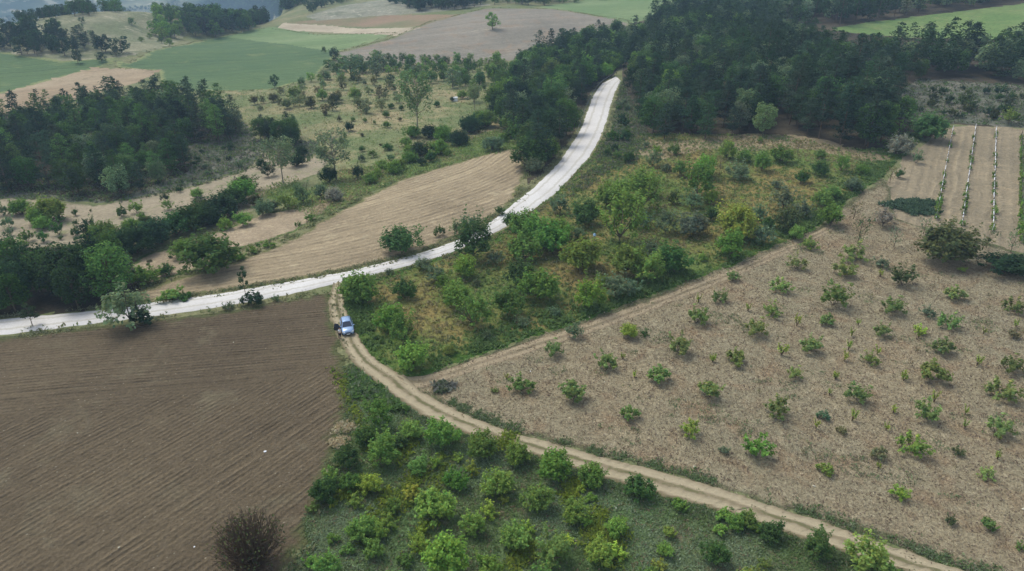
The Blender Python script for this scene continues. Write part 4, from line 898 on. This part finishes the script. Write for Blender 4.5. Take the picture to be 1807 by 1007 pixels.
GREEN = A_((.17, .25, .095)); DRY = A_((.30, .27, .15)); STRAW = A_((.40, .33, .21)); DEEP = A_((.11, .19, .06)); GREY = A_((.22, .26, .16))
pd = G([p[0] for p in DIAG], [p[1] for p in DIAG])[:, :2]
def c_meadow(x, y, r):
    d, _, _ = seg_near(pd, x, y, False); dt, _, _ = seg_near(TRKR, x, y, False); d = np.minimum(d, dt)
    w = sstep(-.25, .35, waves(x, y, 22, 1) + r.normal(0, .25, len(x))) * sstep(3, 8, d)
    c = blend(GREEN, DRY, w); c[(r.random(len(x)) < .25) & (d < 6)] = DEEP; return c
grass('meadow_grass', in_poly_px(REGP['meadow_orchard_ground'], 15000, 41), 'rough green and rust-dry grass under the meadow orchard trees', c_meadow, (.3, .7), 4, 1)
# dense green verge inside the meadow along the earth path and the track
def along(P, n, seed, off, wid, t0=0, t1=1):
    r = np.random.default_rng(seed); s = np.concatenate([[0], np.cumsum(np.hypot(*np.diff(P, axis=0).T))]); t = r.uniform(t0, t1, n) * s[-1]
    x = np.interp(t, s, P[:, 0]); y = np.interp(t, s, P[:, 1]); x2 = np.interp(t + .5, s, P[:, 0]); y2 = np.interp(t + .5, s, P[:, 1]); L_ = np.hypot(x2 - x, y2 - y) + 1e-6
    o = off + np.abs(r.normal(0, wid, n)) * np.sign(off if off else 1); pat = waves(x, y, 9, 7) + waves(x, y, 3.3, 11) * .6 + r.normal(0, .2, n) > -.1
    o = o[pat]; return np.stack([x[pat] - (y2 - y)[pat] / L_[pat] * o, y[pat] + (x2 - x)[pat] / L_[pat] * o], 1)
grass('verge_grass', np.concatenate([along(pd, 7000, 1, .6, 2.6), along(TRKR[:105], 2600, 2, .2, 1.4)]), 'lush green weeds along the meadow edge beside the earth path', lambda x, y, r: blend(DEEP, GREEN, r.random(len(x))), (.35, .85), 4, 2)
grass('verge_grass', np.concatenate([along(TRKR, 5000, 5, .25, .7, .38, 1), along(TRKL, 5200, 6, -.25, .7, .25, 1)]), 'low weeds lining both edges of the dirt track', lambda x, y, r: blend(DEEP, GREY, r.random(len(x))), (.15, .4), 4, 3)
mid = (TRKL + TRKR) / 2
grass('verge_grass', along(mid, 3600, 7, 0, .22, .1, 1), 'thin grass strip between the wheel ruts of the track', lambda x, y, r: blend(DEEP, A_((.24, .21, .13)), r.random(len(x))), (.1, .24), 3, 4, .1)
grass('verge_grass', np.concatenate([along(ROADR, 6500, 8, -.3, .7, 0, 1), along(ROADL, 6500, 9, .3, .6, 0, 1)]), 'grass and weeds on both verges of the white road', lambda x, y, r: blend(GREY, A_((.30, .28, .18)), r.random(len(x))), (.15, .45), 3, 5)
def c_lower(x, y, r):
    w = sstep(-.2, .5, waves(x, y, 13, 4) + r.normal(0, .3, len(x))); c = blend(GREEN * .9, A_((.25, .32, .20)), w); m = r.random(len(x)) < .12; c[m] = STRAW * .6; return c
lo = in_poly_px(REGP['lower_orchard_ground'], 36000, 43); uu, vv = infront(lo[:, 0], lo[:, 1]); lo = lo[(vv < 1100) & (uu > 350) & (uu < 1900)]
grass('orchard_grass', lo, 'short green and grey grass between the lower orchard bushes', c_lower, (.12, .34), 4, 6)
def heap(px, py, rad, n, seed):
    r = np.random.default_rng(seed); g = G(px, py)[0][:2]; a = r.uniform(0, 6.283, n); d = rad * r.random(n) ** .6 * (1 + .28 * np.sin(a * 3 + seed) + .15 * np.sin(a * 5)) + r.normal(0, rad * .12, n)
    return np.stack([g[0] + np.cos(a) * d * 1.15, g[1] + np.sin(a) * d], 1)
# yellow flowering weeds in streaks between the lower bushes
st = []
for (a, b, c_, d) in [(660,600,590,650),(730,570,700,612),(745,830,700,905),(790,800,740,980),(1010,850,1005,880),(690,870,640,960),(880,790,905,770),(1090,930,1080,1000),(640,850,600,880),(940,960,905,1000),(1060,900,1040,960)]:
    g0, g1 = G(a, b if b > 640 else b + 200)[0], G(c_, d if d > 640 else d + 200)[0]; t = R.random((220, 1)); st.append((g0 + (g1 - g0) * t)[:, :2] + R.normal(0, .55, (220, 2)))
grass('flowering_weeds', np.concatenate(st), 'yellow-green flowering weeds in streaks across the lower orchard', lambda x, y, r: blend((.27, .32, .05), (.16, .24, .05), r.random(len(x))), (.25, .6), 4, 7)
fd = in_poly_px(REGP['dry_field'], 90000, 44); uu, vv = infront(fd[:, 0], fd[:, 1]); fd = fd[(vv < 1050) & (uu < 1880)][:42000]
grass('mown_straw', fd, 'cut straw and dry stalks lying over the mown field', lambda x, y, r: blend((.20, .15, .115), (.42, .36, .27), r.random(len(x)) ** 1.5), (.12, .34), 2, 8, .3, 2.5)
wd = fd[(waves(fd[:, 0], fd[:, 1], 11, 6) + waves(fd[:, 0], fd[:, 1], 4, 13) * .7) > .55][:2600]
grass('field_weeds', wd, 'faint low green weeds scattered in the mown field', lambda x, y, r: blend(GREY, GREEN, r.random(len(x)) * .6), (.15, .35), 3, 9)
pa = np.concatenate([in_poly_px(REGP['pasture'], 6500, 45), in_poly_px(REGP['green_strip'], 4000, 46)])
grass('pasture_grass', pa, 'tufts of green and dry grass on the pasture slopes', lambda x, y, r: blend(GREEN * 1.1, STRAW * .85, sstep(-.3, .5, waves(x, y, 30, 2) + r.normal(0, .3, len(x)))), (.3, .8), 3, 10, .5)
sb = np.concatenate([in_poly_px(REGP['scrub_bank'], 3000, 47), in_poly_px(REGP['scrub_clearing'], 2500, 48), in_poly_px(REGP['scrub_slope'], 3500, 49)])
grass('scrub_growth', sb, 'grey-green low scrub covering the rough banks and slopes', lambda x, y, r: blend(DEEP, (.17, .165, .14), r.random(len(x))), (.4, 1.0), 5, 11, .4)
vg = [along(REGP[n_], m_, 60 + i, 0, 1.0) for i, (n_, m_) in enumerate([('stubble_field', 2600), ('wheat_field', 2200), ('fallow_strip', 900), ('mound_field', 2600), ('ploughed_field', 2200)])]
grass('field_margin_grass', np.concatenate(vg), 'ragged grass along the margins between the fields', lambda x, y, r: blend(GREEN * .8, (.26, .24, .15), r.random(len(x))), (.25, .7), 3, 12, .3)
hp = heap(1610, 365, 3.4, 900, 50) if True else in_poly_px([(1578,352),(1600,342),(1630,338),(1638,362),(1634,388),(1622,392),(1606,380),(1590,382),(1584,366)], 620, 50)
grass('brush_heap', hp, 'dark green heap of cut brush at the lower left vineyard corner', lambda x, y, r: blend((.06, .11, .07), (.12, .18, .12), r.random(len(x))), (.5, 1.1), 5, 13, .3)
hp = heap(782, 684, 1.0, 130, 51)
grass('brush_heap', hp, 'small grey and green brush heap beside the track junction', lambda x, y, r: blend((.09, .13, .06), (.26, .26, .24), r.random(len(x))), (.4, .9), 5, 14, .3)
hp = np.concatenate([heap(608, 755, .8, 260, 52), heap(600, 780, .7, 220, 55)])
grass('straw_pile', hp, 'pale straw litter at the edge of the ploughed field', lambda x, y, r: blend((.45, .37, .25), (.62, .53, .38), r.random(len(x))), (.25, .6), 4, 15, .25, 2.5)
hp = in_poly_px([(622,655),(650,672),(690,702),(720,728),(690,722),(650,700),(622,700)], 700, 53)
grass('verge_scrub', hp, 'dense green and grey scrub in the corner left of the track bend', lambda x, y, r: blend((.12, .22, .06), (.22, .26, .18), r.random(len(x)) ** 2), (.5, 1.2), 5, 16, .3)
# ---------------------------------------------------------------- small built things
def simple_mat(name, c, rough=.5, spec=.5, metal=0.0):
    m = bpy.data.materials.new(name); t = NT(m); P = t.add('ShaderNodeTexCoord').outputs['Object']
    col = t.mix(t.noise(P, 6, 3, .6), tuple(v * .88 for v in c), tuple(min(1, v * 1.08) for v in c)); b = t.surf(col, rough, None, spec=spec); b.inputs['Metallic'].default_value = metal; return m
M_WHITE = simple_mat('white_plastic', L((225,228,230))); M_STEEL = simple_mat('weathered_steel', L((110,112,112)), .6); M_POST = simple_mat('dark_wood_post', L((78,68,60)), .9)
def box_np(cx, cy, cz, sx, sy, sz, rot=0.0):
    v = np.array([(a, b, c) for a in (-.5, .5) for b in (-.5, .5) for c in (-.5, .5)]) * [sx, sy, sz]; c, s = math.cos(rot), math.sin(rot)
    v = v @ np.array([[c, s, 0], [-s, c, 0], [0, 0, 1]]) + [cx, cy, cz]; f = np.array([(0,1,3,2),(4,6,7,5),(0,4,5,1),(2,3,7,6),(0,2,6,4),(1,5,7,3)]); return v, f
def boxes_mesh(name, lst, mat):
    V = []; F = []; o = 0
    for b in lst: v, f = box_np(*b); V.append(v); F.append(f + o); o += 8
    return mesh_np(name, np.concatenate(V), np.concatenate(F), (mat,))
# vineyard rows
VP = [proto_bush(500 + i, shoots=16, per=14, H=.9, leaf=.22, spiky=.3, stem=.05) for i in range(3)]; KNAME[id(VP)] = 'grape_vine'
post_me = boxes_mesh('post', [(0, 0, .75, .09, .09, 1.6)], M_POST); wpost_me = boxes_mesh('post', [(0, 0, .6, .1, .1, 1.3)], M_WHITE)
rows = [((1681,229),(1650,392)), ((1721,226),(1696,402)), ((1757,230),(1751,413)), ((1802,240),(1803,432)), ((1846,240),(1858,448))]
NTH = ['first', 'second', 'third', 'fourth', 'fifth']
for k, (a, b) in enumerate(rows):
    A0, B0 = G(*a)[0], G(*b)[0]; Ln = float(np.hypot(*(B0 - A0)[:2])); d = (B0 - A0)[:2] / Ln; ang = math.atan2(d[1], d[0])
    root = link('vine_trellis', None, label='%s vineyard trellis row from the left, posts and white pipe' % NTH[k], cat='trellis', group='trellis rows of the vineyard'); root.location = A0
    def at_(s): x, y = A0[0] + d[0] * s, A0[1] + d[1] * s; return x - A0[0], y - A0[1], float(Z(x, y)) - A0[2]
    s = 0.0
    while s <= Ln + .1:
        x, y, z = at_(s); p = link('post', wpost_me if (s < .1 and k < 3) or (s > Ln - 5.5 and k == 2) else post_me, root); p.location = (x, y, z - .1); s += 5.2
    s = .2
    while s < Ln - 1 and k < 3:
        g = R.uniform(1.1, 2.6); x0, y0, z0 = at_(s); x1, y1, z1 = at_(min(s + g, Ln)); hh = .62 + R.normal(0, .05)
        me = tubes_mesh('pipe_section', [([(x0, y0, z0 + hh), ((x0 + x1) / 2, (y0 + y1) / 2, (z0 + z1) / 2 + hh - .06), (x1, y1, z1 + hh + R.normal(0, .05))], .075, .075)], (M_WHITE,), 5)
        link('pipe_section', me, root); s += g + (R.uniform(.1, .7) if R.random() < .75 else .02)
    wire = []
    for hh in (.9, 1.25):
        wire.append(([(at_(t)[0], at_(t)[1], at_(t)[2] + hh) for t in np.linspace(0, Ln, 8)], .012, .012))
    link('wire', tubes_mesh('wire', wire, (M_STEEL,), 3), root)
    s = 1.5; 
    while s < Ln:
        x, y, z = at_(s); f = s / Ln; 
        if k >= 3 or R.random() < .15 + .6 * f:
            plant(VP, A0[0] + x + R.normal(0, .12), A0[1] + y, R.uniform(.7, 1.15) * (.7 + .45 * f) * (1.15 if k >= 3 else 1), R.uniform(.8, 1.2), 'g' if R.random() < .6 else 'b', 'small grape vine on the %s vineyard row from the left' % NTH[k], 'grape vine', 'vines of the %s row' % NTH[k])
        s += R.uniform(1.25, 1.7)
# guard rail on the outside of the upper bend
gp = G([1088,1064,1047,1034,1024,1016], [130,143,164,190,216,243])[:, :2]; gq, gl = resample(gp, 34)
root = link('guard_rail', None, label='dark steel guard rail along the outer edge of the upper white road', cat='guard rail'); g0 = gq[0]; z0 = float(Z(*g0)); root.location = (g0[0], g0[1], z0)
zz = Z(gq[:, 0], gq[:, 1]); V = []; F = []
for i in range(34):
    j = min(i + 1, 33); dd = gq[j] - gq[max(j - 1, 0)]; nn = A_([-dd[1], dd[0]]) / np.hypot(*dd)
    for (o_, h_) in ((0, .5), (.05, .58), (0, .66), (.05, .74), (0, .82), (-.03, .66)): V.append((gq[i][0] + nn[0] * o_ - g0[0], gq[i][1] + nn[1] * o_ - g0[1], zz[i] + h_ - z0))
for i in range(33):
    for q in range(6): F.append((i*6+q, i*6+(q+1) % 6, (i+1)*6+(q+1) % 6, (i+1)*6+q))
link('rail_beam', mesh_np('rail_beam', V, F, (M_STEEL,)), root)
gpost = boxes_mesh('post', [(0, 0, .3, .12, .12, .95)], M_STEEL)
for i in range(0, 34, 2): p = link('post', gpost, root); p.location = (gq[i][0] - g0[0], gq[i][1] - g0[1], zz[i] - z0)
# white stones and scraps on the fields
def stone(px, py, s, label, cat='stone', name='white_stone', mat=M_WHITE):
    s = s * (.6 if label else 1)
    g = G(px, py)[0]; r = np.random.default_rng(int(px * 7 + py)); import bmesh
    bm = bmesh.new(); bmesh.ops.create_icosphere(bm, subdivisions=2, radius=.5)
    for v in bm.verts: v.co *= r.uniform(.8, 1.15)
    me = bpy.data.meshes.new(name); bm.to_mesh(me); bm.free(); me.materials.append(mat); o = link(name, me, label=label, cat=cat); o.location = (g[0], g[1], g[2] + s * .2); o.scale = (s * 1.3, s, s * .6); o.rotation_euler = (0, 0, r.uniform(0, 6)); return o
M_STONE = simple_mat('pale_stone', L((180,175,162)), .9, .2)
for (px, py, s, lab) in [(468,797,.42,'white scrap lying on the open brown ploughed field'),(412,604,.3,'small pale stone on the brown field near the white road'),(137,764,.25,'pale stone on the brown field near its left end'),
    (645,657,.5,'flat pale stone at the inner side of the track bend'),(1225,824,.42,'white stone in the dry field just above the dirt track'),(1436,858,.4,'white stone beside the dirt track below a yellow-green young tree'),(1806,899,.5,'white stone at the right frame edge in the dry field'),
    (1087,897,.3,'white scrap in the grass right of the orchard bushes'),(909,656,.25,'small pale stone in the dry field near the earth path'),(1067,674,.25,'small white stone in the middle of the dry field'),(936,655,.22,'tiny pale scrap above the first young tree of the dry field'),
    (1040,560,.3,'pale stone at the edge of the earth path'),(210,966,.3,'pale stone on the brown field near the bottom edge'),(343,965,.25,'small pale scrap left of the twiggy bush'),(1318,914,.4,'white plastic scrap on a shrub of the lower orchard'),(1790,771,.3,'white stone in the right part of the dry field')]:
    stone(px, py, s, lab, 'stone' if 'stone' in lab else 'scrap', 'white_stone' if 'stone' in lab else 'white_scrap', M_STONE if 'stone' in lab else M_WHITE)
g = G(804, 178)[0]; root = link('white_box', None, label='small white box standing in the pasture between two bushes', cat='box'); root.location = g
link('box_body', boxes_mesh('box_body', [(0, 0, .65, 1.5, 1.1, 1.3)], M_WHITE), root); link('lid', boxes_mesh('lid', [(0, 0, 1.36, 1.7, 1.3, .1)], M_WHITE), root)
g = G(1048, 437)[0]; root = link('marker_stick', None, label='pale blue bag-like object on a stick among the meadow orchard trees', cat='marker'); root.location = g
link('stick', tubes_mesh('stick', [([(0, 0, -.1), (.02, 0, 1.5), (0, .03, 2.6)], .04, .03)], (M_POST,), 5), root)
o = stone(1048, 437, .8, None, None, name='bag', mat=simple_mat('pale_blue_plastic', L((150,185,215)), .4)); o.parent = root; o.location = (0, 0, 2.5); o.scale = (.7, .5, .7)
# ---------------------------------------------------------------- the car
M_PAINT = simple_mat('silver_blue_paint', L((132,158,192)), .25, .6, .2); M_GLASS = simple_mat('dark_glass', L((34,44,62)), .08, .8); M_RUB = simple_mat('black_rubber', L((28,28,30)), .85, .2)
M_LAMP = simple_mat('lamp_glass', L((225,232,240)), .15, .8); M_DARK = simple_mat('dark_trim', L((26,30,40)), .6); M_RED = simple_mat('red_lamp_glass', L((150,24,20)), .2); M_RIM = simple_mat('alloy_rim', L((165,168,172)), .35, .5, .6)
cg = G(613, 582)[0]; H_ = A_([.30, -.954]); car = link('parked_car', None, label='silver-blue hatchback parked on the dirt track with a door open', cat='car')
car.location = (cg[0], cg[1], float(Z(cg[0], cg[1])) + .1); car.rotation_euler = (0, 0, math.atan2(H_[1], H_[0]))      # +x is the front
def loft(name, secs, mat, smooth=True, cap=True):
    k = len(secs[0]); V = [p for s in secs for p in s]; F = []; tri = []
    for i in range(len(secs) - 1):
        for j in range(k): F.append((i*k+j, i*k+(j+1) % k, (i+1)*k+(j+1) % k, (i+1)*k+j))
    me = bpy.data.meshes.new(name)
    if cap: F += [tuple(range(k))[::-1], tuple(range((len(secs)-1)*k, len(secs)*k))]
    me.from_pydata([tuple(map(float, v)) for v in V], [], F); me.materials.append(mat)
    import bmesh
    bm = bmesh.new(); bm.from_mesh(me); bmesh.ops.recalc_face_normals(bm, faces=bm.faces); bm.to_mesh(me); bm.free()
    for p in me.polygons: p.use_smooth = smooth and len(p.vertices) == 4
    return me
def bsec(x, zb, zt, hw, crown=.04):
    h = [(hw * .86, zb), (hw * .97, zb + .12), (hw, zb + (zt - zb) * .5), (hw * .97, zt - .12), (hw * .86, zt - .02), (hw * .5, zt + crown * .7), (0, zt + crown)]
    pts = [(x, y, z) for y, z in h] + [(x, -y, z) for y, z in h[-2::-1]]; return pts
body = [bsec(-2.08, .42, .80, .70), bsec(-2.02, .30, .92, .80), bsec(-1.7, .24, .96, .86), bsec(-.9, .2, .95, .88), bsec(0, .2, .93, .88), bsec(.9, .2, .93, .88), bsec(1.25, .22, .90, .87), bsec(1.7, .24, .82, .84, .05), bsec(1.98, .26, .70, .77, .04), bsec(2.08, .32, .58, .66, .02)]
link('body', loft('body', body, M_PAINT), car)
def prism(name, base, top, mat): return loft(name, [base, top], mat, False)
link('cabin', prism('cabin', [(-1.78,.78,.93),(1.02,.78,.91),(1.02,-.78,.91),(-1.78,-.78,.93)], [(-1.35,.60,1.42),(.22,.60,1.44),(.22,-.60,1.44),(-1.35,-.60,1.42)], M_PAINT), car)
link('roof', loft('roof', [[(x, w, z), (x, w * .5, z + .05), (x, 0, z + .065), (x, -w * .5, z + .05), (x, -w, z), (x, -w, z - .04), (x, w, z - .04)] for x, w, z in ((-1.42,.58,1.41),(-1.0,.62,1.45),(-.4,.63,1.47),(.12,.61,1.45),(.26,.58,1.42))], M_PAINT), car)
def pane(name, pts, mat=M_GLASS, off=.012, parent=car):
    p = A_(pts, float) if False else np.array(pts, float); nrm = np.cross(p[1] - p[0], p[2] - p[0]); nrm /= np.linalg.norm(nrm)
    c = p.mean(0); s = 1 if np.dot(nrm, c - A_([-.4, 0, .9])) > 0 else -1; q = p + nrm * off * s; b = p - nrm * .01 * s
    return link(name, loft(name, [list(map(tuple, b)), list(map(tuple, q))], mat, False), parent)
pane('windscreen', [(.98,.68,.95),(.98,-.68,.95),(.27,-.54,1.41),(.27,.54,1.41)])
pane('rear_window', [(-1.76,-.62,1.0),(-1.76,.62,1.0),(-1.40,.52,1.38),(-1.40,-.52,1.38)])
for s in (1, -1):
    pane('side_window', [(.78,s*.765,.97),(-.32,s*.765,.97),(-.28,s*.625,1.38),(.2,s*.625,1.38)])
    pane('side_window', [(-.40,s*.765,.97),(-1.35,s*.765,.97),(-1.2,s*.625,1.36),(-.36,s*.625,1.38)])
    pane('headlight', [(1.93,s*.76,.60),(2.075,s*.46,.56),(2.05,s*.46,.74),(1.85,s*.76,.78)], M_LAMP, .03)
    pane('tail_light', [(-2.04,s*.78,.62),(-2.09,s*.55,.62),(-2.07,s*.55,.86),(-2.0,s*.78,.90)], M_RED, .02)
    mr = link('wing_mirror', loft('wing_mirror', [[(.72,s*.82,.98),(.86,s*.82,.98),(.86,s*.82,1.08),(.72,s*.82,1.08)],[(.74,s*1.02,.99),(.84,s*1.02,.99),(.84,s*1.02,1.12),(.74,s*1.02,1.12)]], M_PAINT, False), car)
link('bumper', loft('bumper', [[(2.02 - abs(y) ** 3 * .35, y, .27), (2.14 - abs(y) ** 3 * .4, y, .30), (2.15 - abs(y) ** 3 * .4, y, .46), (2.04 - abs(y) ** 3 * .35, y, .52)] for y in (-.78, -.5, 0, .5, .78)], M_DARK), car)
link('grille', boxes_mesh('grille', [(2.1, 0, .60, .06, .62, .09)], M_DARK), car); link('licence_plate', boxes_mesh('licence_plate', [(2.165, 0, .40, .02, .5, .12)], M_WHITE), car)
def wheel(x, y):
    def cyl(r, a, b, n=20): return [[(r * math.cos(t), yy, r * math.sin(t)) for t in np.linspace(0, 6.2832, n, endpoint=False)] for yy in (a, b)]
    s = 1 if y > 0 else -1
    arch = link('wheel_arch', loft('wheel_arch', cyl(.37, -.02, .02), M_DARK, False), car); arch.location = (x, s * .872, .36)
    w = link('wheel', None, car); w.location = (x, y, .30)
    link('tyre', loft('tyre', [[(r * math.cos(t), yy, r * math.sin(t)) for t in np.linspace(0, 6.2832, 22, endpoint=False)] for r, yy in ((.2, -.1), (.28, -.105), (.305, -.07), (.305, .07), (.28, .105), (.2, .1))], M_RUB), w)
    link('rim', loft('rim', cyl(.19, s * .06, s * .108), M_RIM, False), w)
for x in (1.32, -1.28):
    for y in (.80, -.80): wheel(x, y)
def door(x0, x1, s, name='door'):
    prof = [(.86 - .02, .30), (.885, .45), (.895, .6), (.885, .8), (.80, .93)]
    me = loft(name, [[(x, s * (w + o), z) for w, z in prof for o in (0,)] + [(x, s * (w - .05), z) for w, z in prof[::-1]] for x in (x0, x1) for o in (0,)], M_PAINT, False); return me
for s in (1, -1):
    d_ = link('door', door(-1.05, -.38, s), car); link('handle', boxes_mesh('handle', [(-.92, s * .9, .78, .16, .03, .03)], M_DARK), d_)
d_ = link('door', door(-.34, .78, 1), car); link('handle', boxes_mesh('handle', [(-.2, .9, .78, .16, .03, .03)], M_DARK), d_)
# the driver's side front door (on the photo's left) stands open; behind it the dark interior
od = link('door', None, car, label='open front door with dark inside'); od.location = (.78, -.86, 0); od.rotation_euler = (0, 0, math.radians(62))
link('door_panel', loft('door_panel', [[(x, -.03, .30), (x, -.05, .6), (x, 0, .94), (x, .06, .94), (x, .05, .6), (x, .04, .30)] for x in (-1.12, 0)], M_DARK, False), od)
link('door_window', loft('door_window', [[(-1.08, .0, .96), (-.1, .0, .96), (-.48, .08, 1.38), (-1.0, .08, 1.38)], [(-1.08, .03, .96), (-.1, .03, .96), (-.48, .11, 1.38), (-1.0, .11, 1.38)]], M_GLASS, False), od)
pane('door_opening', [(.76,-.885,.30),(-.34,-.885,.30),(-.34,-.88,.93),(.76,-.88,.93)], M_DARK, .012)
# ---------------------------------------------------------------- the person by the open door
M_SKIN = simple_mat('skin', L((188,142,118)), .6, .3); M_SHIRT = simple_mat('white_shirt', L((228,230,232)), .9, .1); M_TROU = simple_mat('navy_trousers', L((32,36,50)), .9, .1); M_HAIR = simple_mat('dark_hair', L((34,28,25)), .8, .2); M_SHOE = simple_mat('dark_shoes', L((30,28,28)), .6)
def skinned(name, verts, edges, radii, mat, parent=None, sub=1):
    me = bpy.data.meshes.new(name); me.from_pydata(verts, edges, []); o = bpy.data.objects.new(name, me); COL.objects.link(o)
    md = o.modifiers.new('skin', 'SKIN'); 
    if not me.skin_vertices: return None
    for i, v in enumerate(me.skin_vertices[0].data): v.radius = radii[i] if isinstance(radii[i], tuple) else (radii[i], radii[i]); v.use_root = (i == 0)
    ms = o.modifiers.new('sub', 'SUBSURF'); ms.levels = sub; ms.render_levels = sub
    dg = bpy.context.evaluated_depsgraph_get(); dg.update(); nm = bpy.data.meshes.new_from_object(o.evaluated_get(dg)); nm.name = name; nm.materials.clear(); nm.materials.append(mat)
    for p in nm.polygons: p.use_smooth = True; p.material_index = 0
    bpy.data.objects.remove(o); return link(name, nm, parent)
pg = G(600.5, 597)[0]; man = link('person', None, label='person in white shirt and dark trousers standing by the open car door', cat='person'); man.location = (pg[0], pg[1], pg[2] + .02); man.rotation_euler = (0, 0, math.radians(-35)); man.scale = (1.02,) * 3
# figure faces +x; one body surface from pelvis
bv = [(0,0,.95),(.0,0,1.12),(.01,0,1.34),(.0,0,1.47),(.015,0,1.53),(.03,0,1.62),(.02,0,1.70), (0,.17,1.40),(-.02,.235,1.14),(.10,.22,.93), (0,-.17,1.40),(.12,-.22,1.18),(.33,-.20,1.16),
      (0,.09,.88),(.03,.105,.50),(-.02,.11,.09),(.14,.12,.04), (0,-.09,.88),(-.04,-.11,.50),(-.10,-.12,.09),(.06,-.13,.04)]
be = [(0,1),(1,2),(2,3),(3,4),(4,5),(5,6),(2,7),(7,8),(8,9),(2,10),(10,11),(11,12),(0,13),(13,14),(14,15),(15,16),(0,17),(17,18),(18,19),(19,20)]
br = [(.12,.15),(.10,.13),(.11,.16),(.055,.06),(.06,.06),(.095,.08),(.07,.06),.055,.042,.03,.055,.042,.03,.085,.058,.042,.035,.085,.058,.042,.035]
skinned('body', bv, be, br, M_SKIN, man)
skinned('shirt', [(0,0,.87),(.0,0,1.12),(.01,0,1.34),(0,0,1.45),(0,.17,1.40),(-.015,.225,1.2),(0,-.17,1.40),(.09,-.215,1.22)], [(0,1),(1,2),(2,3),(2,4),(4,5),(2,6),(6,7)], [(.16,.19),(.14,.165),(.125,.165),(.07,.075),.065,.06,.065,.06], M_SHIRT, man)
skinned('trousers', [(0,0,.97),(0,.09,.86),(.03,.105,.50),(-.02,.11,.12),(0,-.09,.86),(-.04,-.11,.50),(-.10,-.12,.12)], [(0,1),(1,2),(2,3),(0,4),(4,5),(5,6)], [(.15,.18),.125,.095,.075,.125,.095,.075], M_TROU, man)
skinned('hair', [(-.02,0,1.60),(-.015,0,1.68),(.03,0,1.745)], [(0,1),(1,2)], [(.085,.085),(.1,.095),(.07,.065)], M_HAIR, man)
for fx, fy in ((-.02, .11), (-.10, -.12)): skinned('shoe', [(fx - .05, fy, .05), (fx + .06, fy, .05), (fx + .2, fy, .035)], [(0,1),(1,2)], [.05, .05, .035], M_SHOE, man)
skinned('nose', [(.105, 0, 1.635), (.145, 0, 1.60)], [(0,1)], [.014, .016], M_SKIN, man)
for sy in (-1, 1):
    skinned('ear', [(.02, sy * .085, 1.60), (.02, sy * .1, 1.64)], [(0,1)], [.014, .02], M_SKIN, man)
    skinned('eye', [(.108, sy * .033, 1.645), (.118, sy * .033, 1.645)], [(0,1)], [.012, .012], M_HAIR, man)
skinned('mouth', [(.115, -.025, 1.565), (.12, .025, 1.565)], [(0,1)], [.008, .008], simple_mat('lips', L((150,85,78)), .6), man)
for (hx, hy, hz, dx_, dz_) in ((.10,.22,.93,.03,-1), (.33,-.20,1.16,1,-.05)):
    d_ = A_([dx_, 0, dz_]); d_ = d_ / np.linalg.norm(d_); side = A_([0, 1, 0]); nn = np.cross(d_, side); h0 = A_([hx, hy, hz]); sg = 1 if hy > 0 else -1
    vs = [tuple(h0), tuple(h0 + d_ * .08)]; es = [(0, 1)]; rd = [.03, (.035, .018)]
    for q, (o_, l_) in enumerate(((-.03,.065),(-.01,.078),(.01,.072),(.03,.055))):
        i0 = len(vs); vs += [tuple(h0 + d_ * .09 + side * o_), tuple(h0 + d_ * (.09 + l_ * .55) + side * o_ + nn * .01), tuple(h0 + d_ * (.09 + l_) + side * o_ + nn * .03)]; es += [(1, i0), (i0, i0 + 1), (i0 + 1, i0 + 2)]; rd += [.011, .009, .008]
    i0 = len(vs); vs += [tuple(h0 + d_ * .04 - side * sg * .04 + nn * .01), tuple(h0 + d_ * .08 - side * sg * .055 + nn * .025)]; es += [(0, i0), (i0, i0 + 1)]; rd += [.012, .01]
    skinned('hand', vs, es, rd, M_SKIN, man)
# ---------------------------------------------------------------- air
hm = bpy.data.materials.new('haze_air'); t = NT(hm); pv = t.add('ShaderNodeVolumePrincipled'); pv.inputs['Color'].default_value = (.50, .74, 1, 1); pv.inputs['Density'].default_value = .00028; pv.inputs['Anisotropy'].default_value = 0.0
t.l.new(pv.outputs[0], t.out.inputs['Volume'])
zmin, zmax = float(GZ.min()) - 1, max(float(GZ.max()) + 25, 110)
xm = float(np.abs(GX).max()) + 40; ym = float(GY.max()) + 40
v, f = box_np(0, (ym - 60) / 2, (zmin + zmax) / 2, xm * 2, ym + 60, zmax - zmin); link('haze', mesh_np('haze', v, f, (hm,)), kind='stuff', label='thin bluish haze filling the air over the valley', cat='haze')

for o in bpy.data.objects:
    if 'label' in o:
        for cut in (' the', ' dull', ' dark', ' tall', ' white', ' rough', ' dense', ' of'):
            if len(o['label'].split()) > 16: o['label'] = o['label'].replace(cut + ' ', ' ', 1)
